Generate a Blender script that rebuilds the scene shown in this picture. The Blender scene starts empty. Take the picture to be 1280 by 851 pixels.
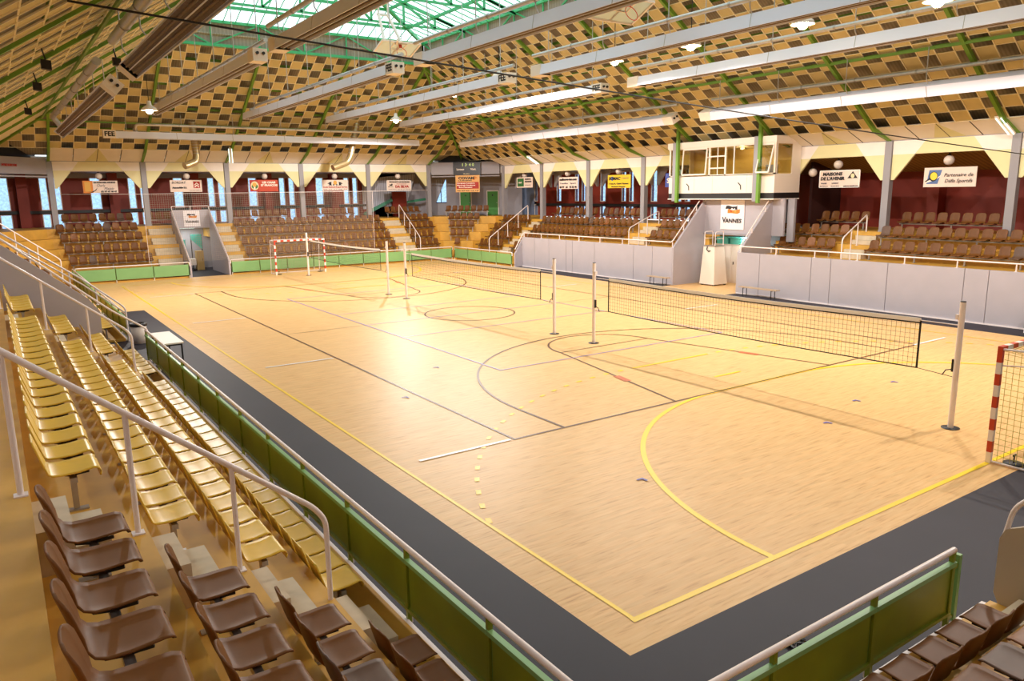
import bpy, math, random
from mathutils import Vector, Matrix
random.seed(7)
S = bpy.context.scene
COL = S.collection
PI = math.pi
# ------------------------------------------------------------------ materials
def lin(c):
    out = []
    for v in c:
        v = v / 255.0
        out.append(v / 12.92 if v <= .04045 else ((v + .055) / 1.055) ** 2.4)
    return (out[0], out[1], out[2], 1.0)
MATS = {}
def mat(name, rgb, rough=.5, metal=0.0, noise=0.0, nscale=6.0, coat=0.0, spec=.5, bump=0.0):
    if name in MATS: return MATS[name]
    m = bpy.data.materials.new(name); m.use_nodes = True
    nt = m.node_tree; b = nt.nodes['Principled BSDF']
    c = lin(rgb)
    b.inputs['Base Color'].default_value = c
    b.inputs['Roughness'].default_value = rough
    b.inputs['Metallic'].default_value = metal
    b.inputs['Specular IOR Level'].default_value = spec
    b.inputs['Coat Weight'].default_value = coat
    if noise > 0 or bump > 0:
        tc = nt.nodes.new('ShaderNodeTexCoord')
        nz = nt.nodes.new('ShaderNodeTexNoise'); nz.inputs['Scale'].default_value = nscale
        nz.inputs['Detail'].default_value = 5
        nt.links.new(tc.outputs['Object'], nz.inputs['Vector'])
        if noise > 0:
            r = nt.nodes.new('ShaderNodeValToRGB')
            r.color_ramp.elements[0].position = .3; r.color_ramp.elements[1].position = .7
            lo = tuple(v * (1 - noise) for v in c[:3]) + (1,)
            hi = tuple(min(1, v * (1 + noise * .6)) for v in c[:3]) + (1,)
            r.color_ramp.elements[0].color = lo; r.color_ramp.elements[1].color = hi
            nt.links.new(nz.outputs['Fac'], r.inputs['Fac'])
            nt.links.new(r.outputs['Color'], b.inputs['Base Color'])
        if bump > 0:
            bp = nt.nodes.new('ShaderNodeBump'); bp.inputs['Strength'].default_value = bump
            bp.inputs['Distance'].default_value = .02
            nt.links.new(nz.outputs['Fac'], bp.inputs['Height'])
            nt.links.new(bp.outputs['Normal'], b.inputs['Normal'])
    MATS[name] = m
    return m
def emit(name, rgb, strength):
    if name in MATS: return MATS[name]
    m = bpy.data.materials.new(name); m.use_nodes = True
    b = m.node_tree.nodes['Principled BSDF']
    b.inputs['Base Color'].default_value = lin(rgb)
    b.inputs['Emission Color'].default_value = lin(rgb)
    b.inputs['Emission Strength'].default_value = strength
    MATS[name] = m
    return m
def glass(name, rgb, gloss=.06, rough=.03, mottle=0.0):
    if name in MATS: return MATS[name]
    m = bpy.data.materials.new(name); m.use_nodes = True
    nt = m.node_tree; nt.nodes.remove(nt.nodes['Principled BSDF'])
    o = nt.nodes['Material Output']
    t = nt.nodes.new('ShaderNodeBsdfTransparent'); t.inputs['Color'].default_value = lin(rgb)
    g = nt.nodes.new('ShaderNodeBsdfGlossy'); g.inputs['Roughness'].default_value = rough
    mx = nt.nodes.new('ShaderNodeMixShader'); mx.inputs[0].default_value = gloss
    if mottle > 0:
        tc = nt.nodes.new('ShaderNodeTexCoord'); nz = nt.nodes.new('ShaderNodeTexNoise')
        nz.inputs['Scale'].default_value = 7; nz.inputs['Detail'].default_value = 6
        nt.links.new(tc.outputs['Object'], nz.inputs['Vector'])
        r = nt.nodes.new('ShaderNodeValToRGB')
        r.color_ramp.elements[0].position = .38; r.color_ramp.elements[1].position = .62
        c = lin(rgb)
        r.color_ramp.elements[0].color = tuple(v * (1 - mottle) for v in c[:3]) + (1,)
        r.color_ramp.elements[1].color = c
        nt.links.new(nz.outputs['Fac'], r.inputs['Fac']); nt.links.new(r.outputs['Color'], t.inputs['Color'])
    nt.links.new(t.outputs[0], mx.inputs[1]); nt.links.new(g.outputs[0], mx.inputs[2])
    nt.links.new(mx.outputs[0], o.inputs['Surface'])
    MATS[name] = m
    return m
def wood_floor():
    m = bpy.data.materials.new('court_wood'); m.use_nodes = True
    nt = m.node_tree; b = nt.nodes['Principled BSDF']; N = nt.nodes.new; K = nt.links.new
    tc = N('ShaderNodeTexCoord')
    mp = N('ShaderNodeMapping'); mp.inputs['Scale'].default_value = (2.2, 24, 1); K(tc.outputs['Object'], mp.inputs['Vector'])
    nz = N('ShaderNodeTexNoise'); nz.inputs['Scale'].default_value = 1.0; nz.inputs['Detail'].default_value = 4; K(mp.outputs[0], nz.inputs['Vector'])
    r1 = N('ShaderNodeValToRGB'); e = r1.color_ramp.elements
    e[0].position = .24; e[0].color = lin((204, 148, 92)); e[1].position = .43; e[1].color = lin((232, 183, 120))
    x = e.new(.75); x.color = lin((240, 197, 136))
    K(nz.outputs['Fac'], r1.inputs['Fac'])
    br = N('ShaderNodeTexBrick'); br.inputs['Scale'].default_value = 1.0
    br.inputs['Brick Width'].default_value = .9; br.inputs['Row Height'].default_value = .07; br.inputs['Mortar Size'].default_value = .001
    br.inputs['Color1'].default_value = (.86, .86, .86, 1); br.inputs['Color2'].default_value = (1.0, 1.0, 1.0, 1); br.inputs['Mortar'].default_value = (.8, .75, .7, 1)
    K(tc.outputs['Object'], br.inputs['Vector'])
    mx = N('ShaderNodeMixRGB'); mx.blend_type = 'MULTIPLY'; mx.inputs[0].default_value = .6
    K(r1.outputs[0], mx.inputs[1]); K(br.outputs[0], mx.inputs[2])
    K(mx.outputs[0], b.inputs['Base Color'])
    b.inputs['Roughness'].default_value = .42
    b.inputs['Specular IOR Level'].default_value = .25
    return m
def ribbed(name, rgb, scale, rot=0.0, low=.55):
    m = bpy.data.materials.new(name); m.use_nodes = True
    nt = m.node_tree; b = nt.nodes['Principled BSDF']; N = nt.nodes.new; K = nt.links.new
    tc = N('ShaderNodeTexCoord'); mp = N('ShaderNodeMapping'); mp.inputs['Rotation'].default_value = (0, 0, rot); K(tc.outputs['Object'], mp.inputs[0])
    w = N('ShaderNodeTexWave'); w.inputs['Scale'].default_value = scale; w.bands_direction = 'X'; K(mp.outputs[0], w.inputs['Vector'])
    r = N('ShaderNodeValToRGB'); c = lin(rgb)
    r.color_ramp.elements[0].color = tuple(v * low for v in c[:3]) + (1,); r.color_ramp.elements[1].color = c
    K(w.outputs['Fac'], r.inputs[0]); K(r.outputs[0], b.inputs['Base Color']); b.inputs['Roughness'].default_value = .6
    MATS[name] = m
    return m
M_WOOD = wood_floor()
M_DARK = mat('border_vinyl', (46, 41, 50), .6, noise=.12, nscale=.8, spec=.3)
M_OCHRE = mat('ochre_concrete', (210, 158, 62), .55, noise=.12, nscale=2.2)
M_STEP = mat('pale_concrete_step', (206, 188, 160), .7, noise=.1, nscale=5)
M_GREYW = mat('lavender_grey_paint', (176, 168, 174), .6, noise=.04, nscale=1.5)
M_GREYC = mat('column_grey', (150, 146, 150), .5)
M_RED = mat('oxblood_wall', (126, 34, 12), .6, noise=.15, nscale=.7)
M_GALG = mat('gallery_grey', (158, 152, 158), .7, noise=.06, nscale=1)
M_CREAM = mat('ceiling_panel_tan', (208, 188, 134), .7, noise=.05, nscale=3)
M_BATTEN = mat('ceiling_batten', (242, 228, 190), .6)
M_DECK1 = ribbed('roof_sheet_lengthwise', (172, 160, 142), 2.4, 0, .76)
M_DECK2 = ribbed('roof_sheet_crosswise', (172, 160, 142), 2.4, PI / 2, .76)
M_UPST1 = ribbed('upstand_sheet', (172, 152, 134), 1.6, 0, .8)
M_WHITE = mat('warm_white_paint', (236, 222, 208), .5)
M_VAL = mat('valance_white', (238, 228, 218), .6, noise=.03, nscale=2)
M_VALY = mat('valance_yellow', (226, 216, 164), .6, noise=.03, nscale=2)
M_GREEN = mat('rafter_green', (108, 150, 48), .5)
M_TEAL = mat('skylight_green', (72, 178, 118), .45)
M_LIME = mat('barrier_green', (130, 174, 110), .4, noise=.05, nscale=1.2)
M_OLIVE = mat('barrier_green_shaded', (132, 142, 36), .35, noise=.22, nscale=1.4, coat=.2)  # mottled barrier green with stand-side shade and yellow bounce put into its colour
M_RAIL = mat('rail_white', (238, 224, 220), .35)
M_BROWN = mat('brown_seat', (114, 70, 30), .46, noise=.08, nscale=9, spec=.22)
M_BROWNG = mat('greyed_brown_seat', (104, 78, 62), .5, noise=.08, nscale=9, spec=.3)
M_BROWNO = mat('orange_brown_seat', (134, 84, 44), .46, noise=.08, nscale=9, spec=.3)
M_YELLOW = mat('yellow_seat', (230, 188, 66), .36, noise=.06, nscale=9, spec=.4)
M_BLACK = mat('black_steel', (28, 24, 24), .5)
M_STEEL = mat('bracket_steel', (176, 168, 160), .35, metal=.6)
M_ALU = mat('heater_white', (226, 226, 240), .35)
M_EMITTER = mat('burner_plate_brown', (116, 92, 66), .6, noise=.25, nscale=14)
M_PIPE = mat('galvanised_pipe', (196, 192, 188), .35, metal=.5, noise=.08, nscale=12)
M_DUCT = mat('spiral_duct', (188, 164, 120), .3, metal=.6)
M_NETB = mat('black_net_cord', (58, 50, 40), .8)
M_NETW = mat('pale_net_cord', (168, 150, 132), .8)
M_NETY = mat('yellow_net_cord', (178, 168, 70), .8)
M_TAPE = mat('white_tape', (245, 240, 236), .6)
M_GREDR = mat('goal_red', (206, 62, 28), .4)
M_GWHT = mat('goal_white', (244, 230, 222), .4)
M_SKYG = glass('skylight_glass', (252, 255, 255), .03)
M_WING = glass('mottled_window_glass', (206, 224, 244), .05, .1, mottle=.14)
M_CLEAR = glass('clear_glass', (236, 230, 208), .05)
M_GLOBE = mat('opal_globe', (236, 216, 198), .3)
M_BULB = emit('lamp_bulb', (255, 226, 176), 60)
M_TUBE = emit('fluorescent_tube', (230, 255, 244), 1.6)
M_DIGIT = emit('score_digit_green', (190, 210, 130), .25)
M_TEALBOX = mat('teal_plastic', (96, 204, 190), .5)
M_DOORG = mat('door_green', (62, 138, 40), .45)
M_FLOORG = mat('gallery_floor_paint', (120, 108, 100), .7)
# ------------------------------------------------------------------ mesh helper
class MB:
    def __init__(s): s.v = []; s.f = []; s.m = []; s.sm = []; s.mats = []
    def mi(s, m):
        if m not in s.mats: s.mats.append(m)
        return s.mats.index(m)
    def add(s, vs, fs, m, smooth=False):
        o = len(s.v); k = s.mi(m); s.v += [tuple(v) for v in vs]
        for f in fs: s.f.append([i + o for i in f]); s.m.append(k); s.sm.append(smooth)
        return s
    def box(s, x0, y0, z0, x1, y1, z1, m):
        x0, x1 = min(x0,x1), max(x0,x1); y0, y1 = min(y0,y1), max(y0,y1); z0, z1 = min(z0,z1), max(z0,z1)
        vs = [(x0,y0,z0),(x1,y0,z0),(x1,y1,z0),(x0,y1,z0),(x0,y0,z1),(x1,y0,z1),(x1,y1,z1),(x0,y1,z1)]
        return s.add(vs, [(0,3,2,1),(4,5,6,7),(0,1,5,4),(1,2,6,5),(2,3,7,6),(3,0,4,7)], m)
    def prism(s, poly, z0, z1, m, mtop=None):
        n = len(poly)
        a = sum(poly[i][0]*poly[(i+1)%n][1]-poly[(i+1)%n][0]*poly[i][1] for i in range(n))
        if a < 0: poly = poly[::-1]
        vs = [(p[0],p[1],z0) for p in poly] + [(p[0],p[1],z1) for p in poly]
        s.add(vs, [tuple(range(n-1,-1,-1))] + [(i,(i+1)%n,(i+1)%n+n,i+n) for i in range(n)], m)
        return s.add([(p[0],p[1],z1) for p in poly], [tuple(range(n))], mtop or m)
    def slab(s, poly3, off, m):
        """a flat 3d polygon given thickness along the vector off"""
        n = len(poly3); o = Vector(off); P = [Vector(p) for p in poly3]
        nr = Vector((0,0,0))
        for i in range(n): nr += P[i].cross(P[(i+1)%n])
        if nr.dot(o) < 0: P = P[::-1]
        vs = P + [p + o for p in P]
        return s.add(vs, [tuple(range(n-1,-1,-1)), tuple(range(n,2*n))] + [(i,(i+1)%n,(i+1)%n+n,i+n) for i in range(n)], m)
    def bar(s, p0, p1, w, h, m, up=(0,0,1)):
        p0 = Vector(p0); p1 = Vector(p1); d = (p1-p0).normalized(); u = Vector(up)
        if abs(d.dot(u)) > .98: u = Vector((1,0,0))
        r = d.cross(u).normalized(); u = r.cross(d)
        vs = []
        for p in (p0,p1):
            for a,b in ((-1,-1),(1,-1),(1,1),(-1,1)): vs.append(p + r*(a*w/2) + u*(b*h/2))
        return s.add(vs, [(0,1,2,3),(7,6,5,4),(0,4,5,1),(1,5,6,2),(2,6,7,3),(3,7,4,0)], m)
    def tube(s, pts, r, m, n=8, caps=True, r1=None):
        pts = [Vector(p) for p in pts]; k = len(pts); vs = []; prev = None
        for i,p in enumerate(pts):
            d = (pts[min(i+1,k-1)]-pts[max(i-1,0)]).normalized()
            if prev is None:
                u = Vector((0,0,1)) if abs(d.z) < .95 else Vector((1,0,0))
                a = d.cross(u).normalized()
            else:
                a = prev - d*prev.dot(d)
                a = a.normalized() if a.length > 1e-6 else d.orthogonal().normalized()
            prev = a; b = d.cross(a)
            rr = r if r1 is None else r + (r1-r)*i/(k-1)
            for j in range(n):
                t = 2*PI*j/n; vs.append(p + a*(math.cos(t)*rr) + b*(math.sin(t)*rr))
        fs = []
        for i in range(k-1):
            for j in range(n): fs.append((i*n+j, i*n+(j+1)%n, (i+1)*n+(j+1)%n, (i+1)*n+j))
        s.add(vs, fs, m, n > 4)
        if caps: s.add(vs[:n], [tuple(range(n-1,-1,-1))], m); s.add(vs[-n:], [tuple(range(n))], m)
        return s
    def lathe(s, prof, c, m, n=16):
        vs = []; fs = []
        for r,z in prof:
            for j in range(n):
                t = 2*PI*j/n; vs.append((c[0]+r*math.cos(t), c[1]+r*math.sin(t), c[2]+z))
        for i in range(len(prof)-1):
            for j in range(n): fs.append((i*n+j, i*n+(j+1)%n, (i+1)*n+(j+1)%n, (i+1)*n+j))
        return s.add(vs, fs, m, True)
    def mesh(s, name):
        me = bpy.data.meshes.new(name); me.from_pydata(s.v, [], s.f)
        for m in s.mats: me.materials.append(m)
        me.polygons.foreach_set('material_index', s.m); me.polygons.foreach_set('use_smooth', s.sm)
        me.update(); return me
    def build(s, name, parent=None, loc=None, rz=None):
        o = bpy.data.objects.new(name, s.mesh(name)); COL.objects.link(o)
        if parent: o.parent = parent
        if loc: o.location = loc
        if rz: o.rotation_euler = (0,0,rz)
        return o
def tag(o, label, cat, group=None, kind=None):
    o['label'] = label; o['category'] = cat
    if group: o['group'] = group
    if kind: o['kind'] = kind
    return o
def empty(name, loc=(0,0,0), rz=0):
    o = bpy.data.objects.new(name, None); COL.objects.link(o); o.location = loc; o.rotation_euler = (0,0,rz); o.empty_display_size = .2
    return o
def struct(o): o['kind'] = 'structure'; return o
def fillet(pts, r=.12, n=4):
    """round the inner corners of a polyline"""
    P = [Vector(p) for p in pts]; out = [P[0]]
    for i in range(1, len(P)-1):
        a = (P[i-1]-P[i]); b = (P[i+1]-P[i]); k = min(r, a.length*.45, b.length*.45)
        a = P[i]+a.normalized()*k; b = P[i]+b.normalized()*k
        for j in range(n+1):
            t = j/n; out.append(a*(1-t)**2 + P[i]*2*t*(1-t) + b*t*t)
    out.append(P[-1]); return out
ORD = 'first second third fourth fifth sixth seventh eighth ninth tenth eleventh twelfth thirteenth fourteenth fifteenth sixteenth seventeenth eighteenth nineteenth twentieth'.split()
def ordn(i):
    if i < 20: return ORD[i]
    t = {2:'twenty',3:'thirty',4:'forty',5:'fifty'}[(i+1)//10]; r = (i+1) % 10
    return t + '-' + ORD[r-1] if r else {2:'twentieth',3:'thirtieth',4:'fortieth',5:'fiftieth'}[(i+1)//10]
def text_mesh(txt, size, m, bold=0.0, width=None, shear=0.0, align='LEFT'):
    cu = bpy.data.curves.new('lettering', 'FONT'); cu.body = txt; cu.size = size; cu.offset = bold; cu.shear = shear
    cu.align_x = 'LEFT'; cu.resolution_u = 2; cu.extrude = .004
    ob = bpy.data.objects.new('lettering', cu); COL.objects.link(ob)
    dg = bpy.context.evaluated_depsgraph_get()
    me = bpy.data.meshes.new_from_object(ob.evaluated_get(dg))
    bpy.data.objects.remove(ob); bpy.data.curves.remove(cu)
    xs = [v.co.x for v in me.vertices] or [0]
    w = max(xs)-min(xs); k = 1.0
    if width and w > 0: k = width/w
    x0 = min(xs)
    for v in me.vertices: v.co.x = (v.co.x-x0)*k
    w *= k
    sh = {'LEFT':0,'CENTER':-w/2,'RIGHT':-w}[align]
    for v in me.vertices: v.co.x += sh
    me.materials.clear(); me.materials.append(m)
    return me
# ------------------------------------------------------------------ setting: floor, markings
LV = [.08, .68, 1.27, 1.88, 2.43, 2.98]           # terrace levels
LR = [.08, .68, 1.20, 1.74, 2.31, 2.86]           # long side facing the camera
OFF = [.08, .90, 1.72, 2.54, 3.36, 4.18]          # risers, measured outwards from the barriers
X0, X1, Y0, Y1 = -2.1, 22.1, -2.1, 42.1           # barrier lines
b = MB(); b.box(-8, -8, -.2, 32, 52, -.012, M_DARK); struct(b.build('floor_base'))
b = MB(); b.prism([(-.5,-.46),(22.9,-.46),(22.9,42.3),(X0,42.3),(X0,29.6),(-.5,29.6)], -.012, 0, M_WOOD); b.prism([(22.9,17.1),(27.4,17.1),(27.4,21.2),(22.9,21.2)], -.012, 0, M_WOOD); b.prism([(4.0,42.3),(6.3,42.3),(6.3,48.5),(4.0,48.5)], -.012, 0, M_DARK); struct(b.build('floor'))
b = MB(); b.prism([(X0-.2,Y0-.2),(-.5,Y0-.2),(-.5,29.6),(X0-.2,29.6)], -.012, -.001, M_DARK)
b.prism([(-.5,Y0-.2),(24,Y0-.2),(24,-.46),(-.5,-.46)], -.012, -.001, M_DARK)
b.prism([(21.35,-.46),(22.9,-.46),(22.9,17.1),(21.35,17.1)], -.001, .002, M_DARK); b.prism([(21.35,21.2),(22.9,21.2),(22.9,34.4),(21.35,34.4)], -.001, .002, M_DARK)
struct(b.build('floor_border'))
NR = [0]
def ribbon(b, pts, w, m, z, closed=False):
    NR[0] += 1; z += .00005*NR[0]
    P = [Vector((p[0],p[1],0)) for p in pts]; n = len(P); vs = []
    for i in range(n):
        a = P[(i-1)%n] if (closed or i) else P[i]; c = P[(i+1)%n] if (closed or i < n-1) else P[i]
        d1 = (P[i]-a); d2 = (c-P[i])
        d1 = d1.normalized() if d1.length > 0 else d2.normalized(); d2 = d2.normalized() if d2.length > 0 else d1
        t = (d1+d2).normalized(); nn = Vector((-t.y,t.x,0)); k = max(.3, nn.dot(Vector((-d1.y,d1.x,0))))
        vs.append(P[i]+nn*(w/2/k)+Vector((0,0,z))); vs.append(P[i]-nn*(w/2/k)+Vector((0,0,z)))
    fs = [(2*i,2*i+1,2*i+3,2*i+2) for i in range(n-1)]
    if closed: fs.append((2*n-2,2*n-1,1,0))
    b.add(vs, [f[::-1] for f in fs] if False else fs, m)
def arc(cx, cy, r, a0, a1, n=40): return [(cx+r*math.cos(math.radians(a0+(a1-a0)*i/n)), cy+r*math.sin(math.radians(a0+(a1-a0)*i/n))) for i in range(n+1)]
LY = mat('line_yellow', (255, 212, 10), .4); LB = mat('line_brown', (104, 62, 34), .4); LU = mat('line_lilac', (170, 150, 196), .4)
LW = mat('line_white', (250, 246, 240), .4); LO = mat('line_orange', (206, 104, 60), .4); LP = mat('tape_violet', (110, 104, 170), .5)
b = MB()
ribbon(b, [(-.04,0),(20.04,0)], .085, LY, .006); ribbon(b, [(-.04,40),(20.04,40)], .085, LY, .006); ribbon(b, [(0,0),(0,40)], .06, LY, .006); ribbon(b, [(20,0),(20,40)], .06, LY, .006)
for s in (0,1):
    f = (lambda y: y) if s == 0 else (lambda y: 40-y)
    a6 = arc(8.5,0,6,180,90)+arc(11.5,0,6,90,0)
    ribbon(b, [(x,f(y)) for x,y in a6], .1, LY, .006)
    a9 = arc(8.5,0,9,160,90,60)+arc(11.5,0,9,90,20,60)
    for i in range(0, len(a9)-1, 3): ribbon(b, [(x,f(y)) for x,y in a9[i:i+2]], .085, LY, .006)
    ribbon(b, [(9.5,f(7)),(10.5,f(7))], .08, LY, .006)
struct(b.build('floor_line_yellow'))
b = MB()
ribbon(b, [(2.5,6),(17.5,6),(17.5,34),(2.5,34)], .055, LB, .004, True)
ribbon(b, arc(10,20,1.8,0,360,64)[:-1], .06, LB, .0045, True)
ribbon(b, [(2.5,20.0),(17.5,20.0)], .03, LB, .004)
for s in (0,1):
    f = (lambda y: y) if s == 0 else (lambda y: 40-y)
    q = lambda L: [(x,f(y)) for x,y in L]
    ribbon(b, q([(3.75,6)]+arc(10,7.575,6.25,180,0,64)+[(16.25,6)]), .06, LB, .0045)
    ribbon(b, q([(7,6),(8.2,11.8)]), .055, LB, .0045); ribbon(b, q([(13,6),(11.8,11.8)]), .055, LB, .0045)
    ribbon(b, q(arc(10,11.8,1.8,0,180,32)), .06, LB, .0045); ribbon(b, q([(8.2,11.8),(11.8,11.8)]), .04, LB, .004)
    ribbon(b, q([(7.42,8.02),(7.55,8.62)]), .2, LO, .005); ribbon(b, q([(12.58,8.02),(12.45,8.62)]), .2, LO, .005)
struct(b.build('floor_line_brown'))
b = MB()
ribbon(b, [(5.5,11),(14.5,11),(14.5,29),(5.5,29)], .05, LU, .005, True)
for y in (17,20,23): ribbon(b, [(5.5,y),(14.5,y)], .045, LU, .005)
struct(b.build('floor_line_lilac'))
b = MB()
for y in (6.02,15.3,24.6,33.9):
    ribbon(b, [(.42,y),(2.42,y)], .085, LW, .007); ribbon(b, [(17.4,y),(19.3,y)], .085, LW, .007)
for x,y in ((3.05,3.02),(8.3,3.02),(10.3,3.6),(2.2,10.1),(4.3,12.4),(12.6,4.0)):
    ribbon(b, [(x-.12,y),(x,y),(x,y-.12)], .05, LP, .008)
struct(b.build('floor_line_white'))
# ------------------------------------------------------------------ terraces
def terrace(name, axis, sgn, base, a, c, lv, first=0, front=None, dmax=8.0):
    """stepped seating bank: each level a block from the floor up to its tread, laid along one side"""
    b = MB()
    for j in range(first, 6):
        d = OFF[j] if not (front is not None and j == first) else front
        e = OFF[j+1]+.02 if j < 5 else dmax
        lo = 0 if j == first else lv[j-1]-.3
        if axis == 'x':
            x0, x1 = sorted((base+sgn*d, base+sgn*e)); b.box(x0, a, max(0,lo), x1, c, lv[j], M_OCHRE)
        else:
            y0, y1 = sorted((base+sgn*d, base+sgn*e)); b.box(a, y0, max(0,lo), c, y1, lv[j], M_OCHRE)
    return struct(b.build(name))
terrace('floor_terrace_side', 'x', -1, X0, -1.8, 18.0, LV)
terrace('floor_terrace_side_far', 'x', -1, X0, 22.3, 41.8, LV)
terrace('floor_terrace_end', 'y', 1, Y1, -1.8, 4.0, LV)
terrace('floor_terrace_end_wide', 'y', 1, Y1, 6.3, 21.8, LV)
terrace('floor_terrace_near_end', 'y', -1, Y0, -1.8, 3.5, LV)
terrace('floor_terrace_opposite_corner', 'x', 1, X1, 34.5, 41.8, LR)
terrace('floor_terrace_opposite', 'x', 1, X1, 21.2, 34.5, LR, 3, .72)
terrace('floor_terrace_opposite_near', 'x', 1, X1, -1.5, 17.1, LR, 3, .72)
def corner(name, sx, sy, cx, cy, lv):
    """chamfered corner bank; sx, sy point outwards, cx, cy is the barrier corner"""
    b = MB()
    for j in range(6):
        d = OFF[j]; u = -.3+.25*d
        q = [(-.3,d),(u,d),(d,u),(d,-.3),(8,-.3),(8,8),(-.3,8)]
        b.prism([(cx+sx*x, cy+sy*y) for x,y in q], lv[j-1]-.3 if j else 0, lv[j], M_OCHRE)
    return struct(b.build(name))
corner('floor_corner_far', 1, 1, X1, Y1, LV); corner('floor_corner_left', -1, 1, X0, Y1, LV); corner('floor_corner_near', -1, -1, X0, Y0, LV)
# intermediate aisle steps
def steps(name, axis, sgn, base, a, c, lv, first=0):
    b = MB()
    for j in range(first, 5):
        d1 = OFF[j+1]; z = lv[j]; h = (lv[j+1]-lv[j])
        for dep,z,hh in ((.50,lv[j],h/3),(.25,lv[j]+h/3,h/3)):
            p, q = base+sgn*(d1-dep), base+sgn*(d1+.0)
            lo, hi = sorted((p,q))
            if axis == 'x': b.box(lo, a, z, hi, c, z+hh, M_STEP)
            else: b.box(a, lo, z, c, hi, z+hh, M_STEP)
    return struct(b.build(name))
steps('floor_steps_side', 'x', -1, X0, .88, 1.62, LV); steps('floor_steps_side_middle', 'x', -1, X0, 13.35, 14.25, LV)
steps('floor_steps_side_far', 'x', -1, X0, 36.2, 37.6, LV)
steps('floor_steps_end_west', 'y', 1, Y1, 2.55, 3.9, LV); steps('floor_steps_end_door', 'y', 1, Y1, 6.45, 7.5, LV); steps('floor_steps_end_east', 'y', 1, Y1, 18.45, 19.75, LV)
steps('floor_steps_opposite_corner', 'x', 1, X1, 36.85, 37.85, LR); steps('floor_steps_opposite', 'x', 1, X1, 25.5, 26.7, LR, 3); steps('floor_steps_opposite_near', 'x', 1, X1, 12.45, 13.4, LR, 3)
steps('floor_steps_near_end', 'y', -1, Y0, 2.3, 3.4, LV)
# white kerb at the foot of the banks
b = MB(); b.box(-2.23,-2.3,0,-2.115,18.2,.06,M_RAIL); b.box(-2.23,22.4,0,-2.115,42,.06,M_RAIL); struct(b.build('trim_kerb_side'))
b = MB(); b.box(-2.11,-2.27,0,3.45,-2.115,.06,M_RAIL); struct(b.build('trim_kerb_near'))
# ------------------------------------------------------------------ low grey walls
def seam_wall(name, y0, y1, zt, seams):
    b = MB(); ys = [y0]+sorted(s for s in seams if y0 < s < y1)+[y1]
    for a,c in zip(ys[:-1], ys[1:]): b.box(22.74, a+.012, 0, 22.86, c-.012, zt, M_GREYW)
    b.box(22.78, y0, 0, 22.9, y1, zt-.01, M_GREYC)
    b.box(22.70, y0, 0, 22.76, y1, .05, M_RAIL)
    return struct(b.build(name))
seam_wall('wall_right', 21.2, 34.4, 1.90, (22.6,24.0,27.2,29.2,29.8,31.5,33.0))
seam_wall('wall_right_near', -1.5, 17.1, 1.90, (15.9,13.3,12.4,10.0,7.2,6.4,4.2,1.2))
b = MB(); b.slab([(22.2,34.38,0),(22.9,34.38,0),(22.9,34.38,1.9),(22.2,34.38,.85)], (0,.12,0), M_GREYW)
struct(b.build('wall_right_slope'))
b = MB()  # doorway recess in the long side
for y in (21.13, 17.04):
    b.slab([(22.75,y,0),(25.0,y,0),(25.0,y,4.22),(22.75,y,1.9)], (0,.12,0), M_GREYW)
struct(b.build('wall_right_doorway'))
b = MB(); b.box(25.0,16.4,2.56,25.12,21.3,4.3,M_GREYW); b.box(24.9,17.1,2.5,25.12,21.2,2.58,M_GREYC); struct(b.build('wall_right_doorway_lintel'))
b = MB(); b.box(27.4,16,0,27.5,22,2.9,M_GALG); struct(b.build('wall_right_passage'))
# doorway through the far end
b = MB()
for x in (3.98, 6.22):
    b.slab([(x,42.1,0),(x,46.3,0),(x,46.3,3.86),(x,42.1,.85)], (.1,0,0), M_GREYW)
struct(b.build('wall_far_doorway'))
b = MB(); b.box(3.9,46.3,2.86,6.4,50,2.98,M_FLOORG); struct(b.build('floor_gallery_far'))
b = MB(); b.box(25.12,17.0,2.74,30,21.3,2.86,M_FLOORG); struct(b.build('floor_gallery_opposite'))
b = MB(); b.box(3.5,48.5,0,7,48.6,2.9,M_GALG); struct(b.build('wall_far_passage'))
# doorway walls in the side bank
b = MB()
b.slab([(-3.25,18.0,0),(-3.25,18.0,1.66),(-3.49,18.0,2.02),(-5.33,18.0,3.60),(-6.4,18.0,4.5),(-8,18,4.5),(-8,18,0)], (0,.12,0), M_GREYW)
struct(b.build('wall_left_doorway'))
b = MB()
b.slab([(-3.2,22.2,0),(-3.2,22.2,1.55),(-6.4,22.2,3.9),(-8,22.2,3.9),(-8,22.2,0)], (0,.1,0), M_GREYW)
struct(b.build('wall_left_doorway_far'))
# end wall of the near doorway
b = MB()
pr_ = [(-2.2,.2),(-2.2,.86),(-2.25,.98),(-2.36,1.04),(-3.0,1.38),(-6.3,4.0),(-6.3,0),(-2.3,0)]
b.slab([(3.5,y,z) for y,z in pr_], (.06,0,0), mat('kraft_grey_panel', (192,176,154), .5)); struct(b.build('wall_near_doorway'))
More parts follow.
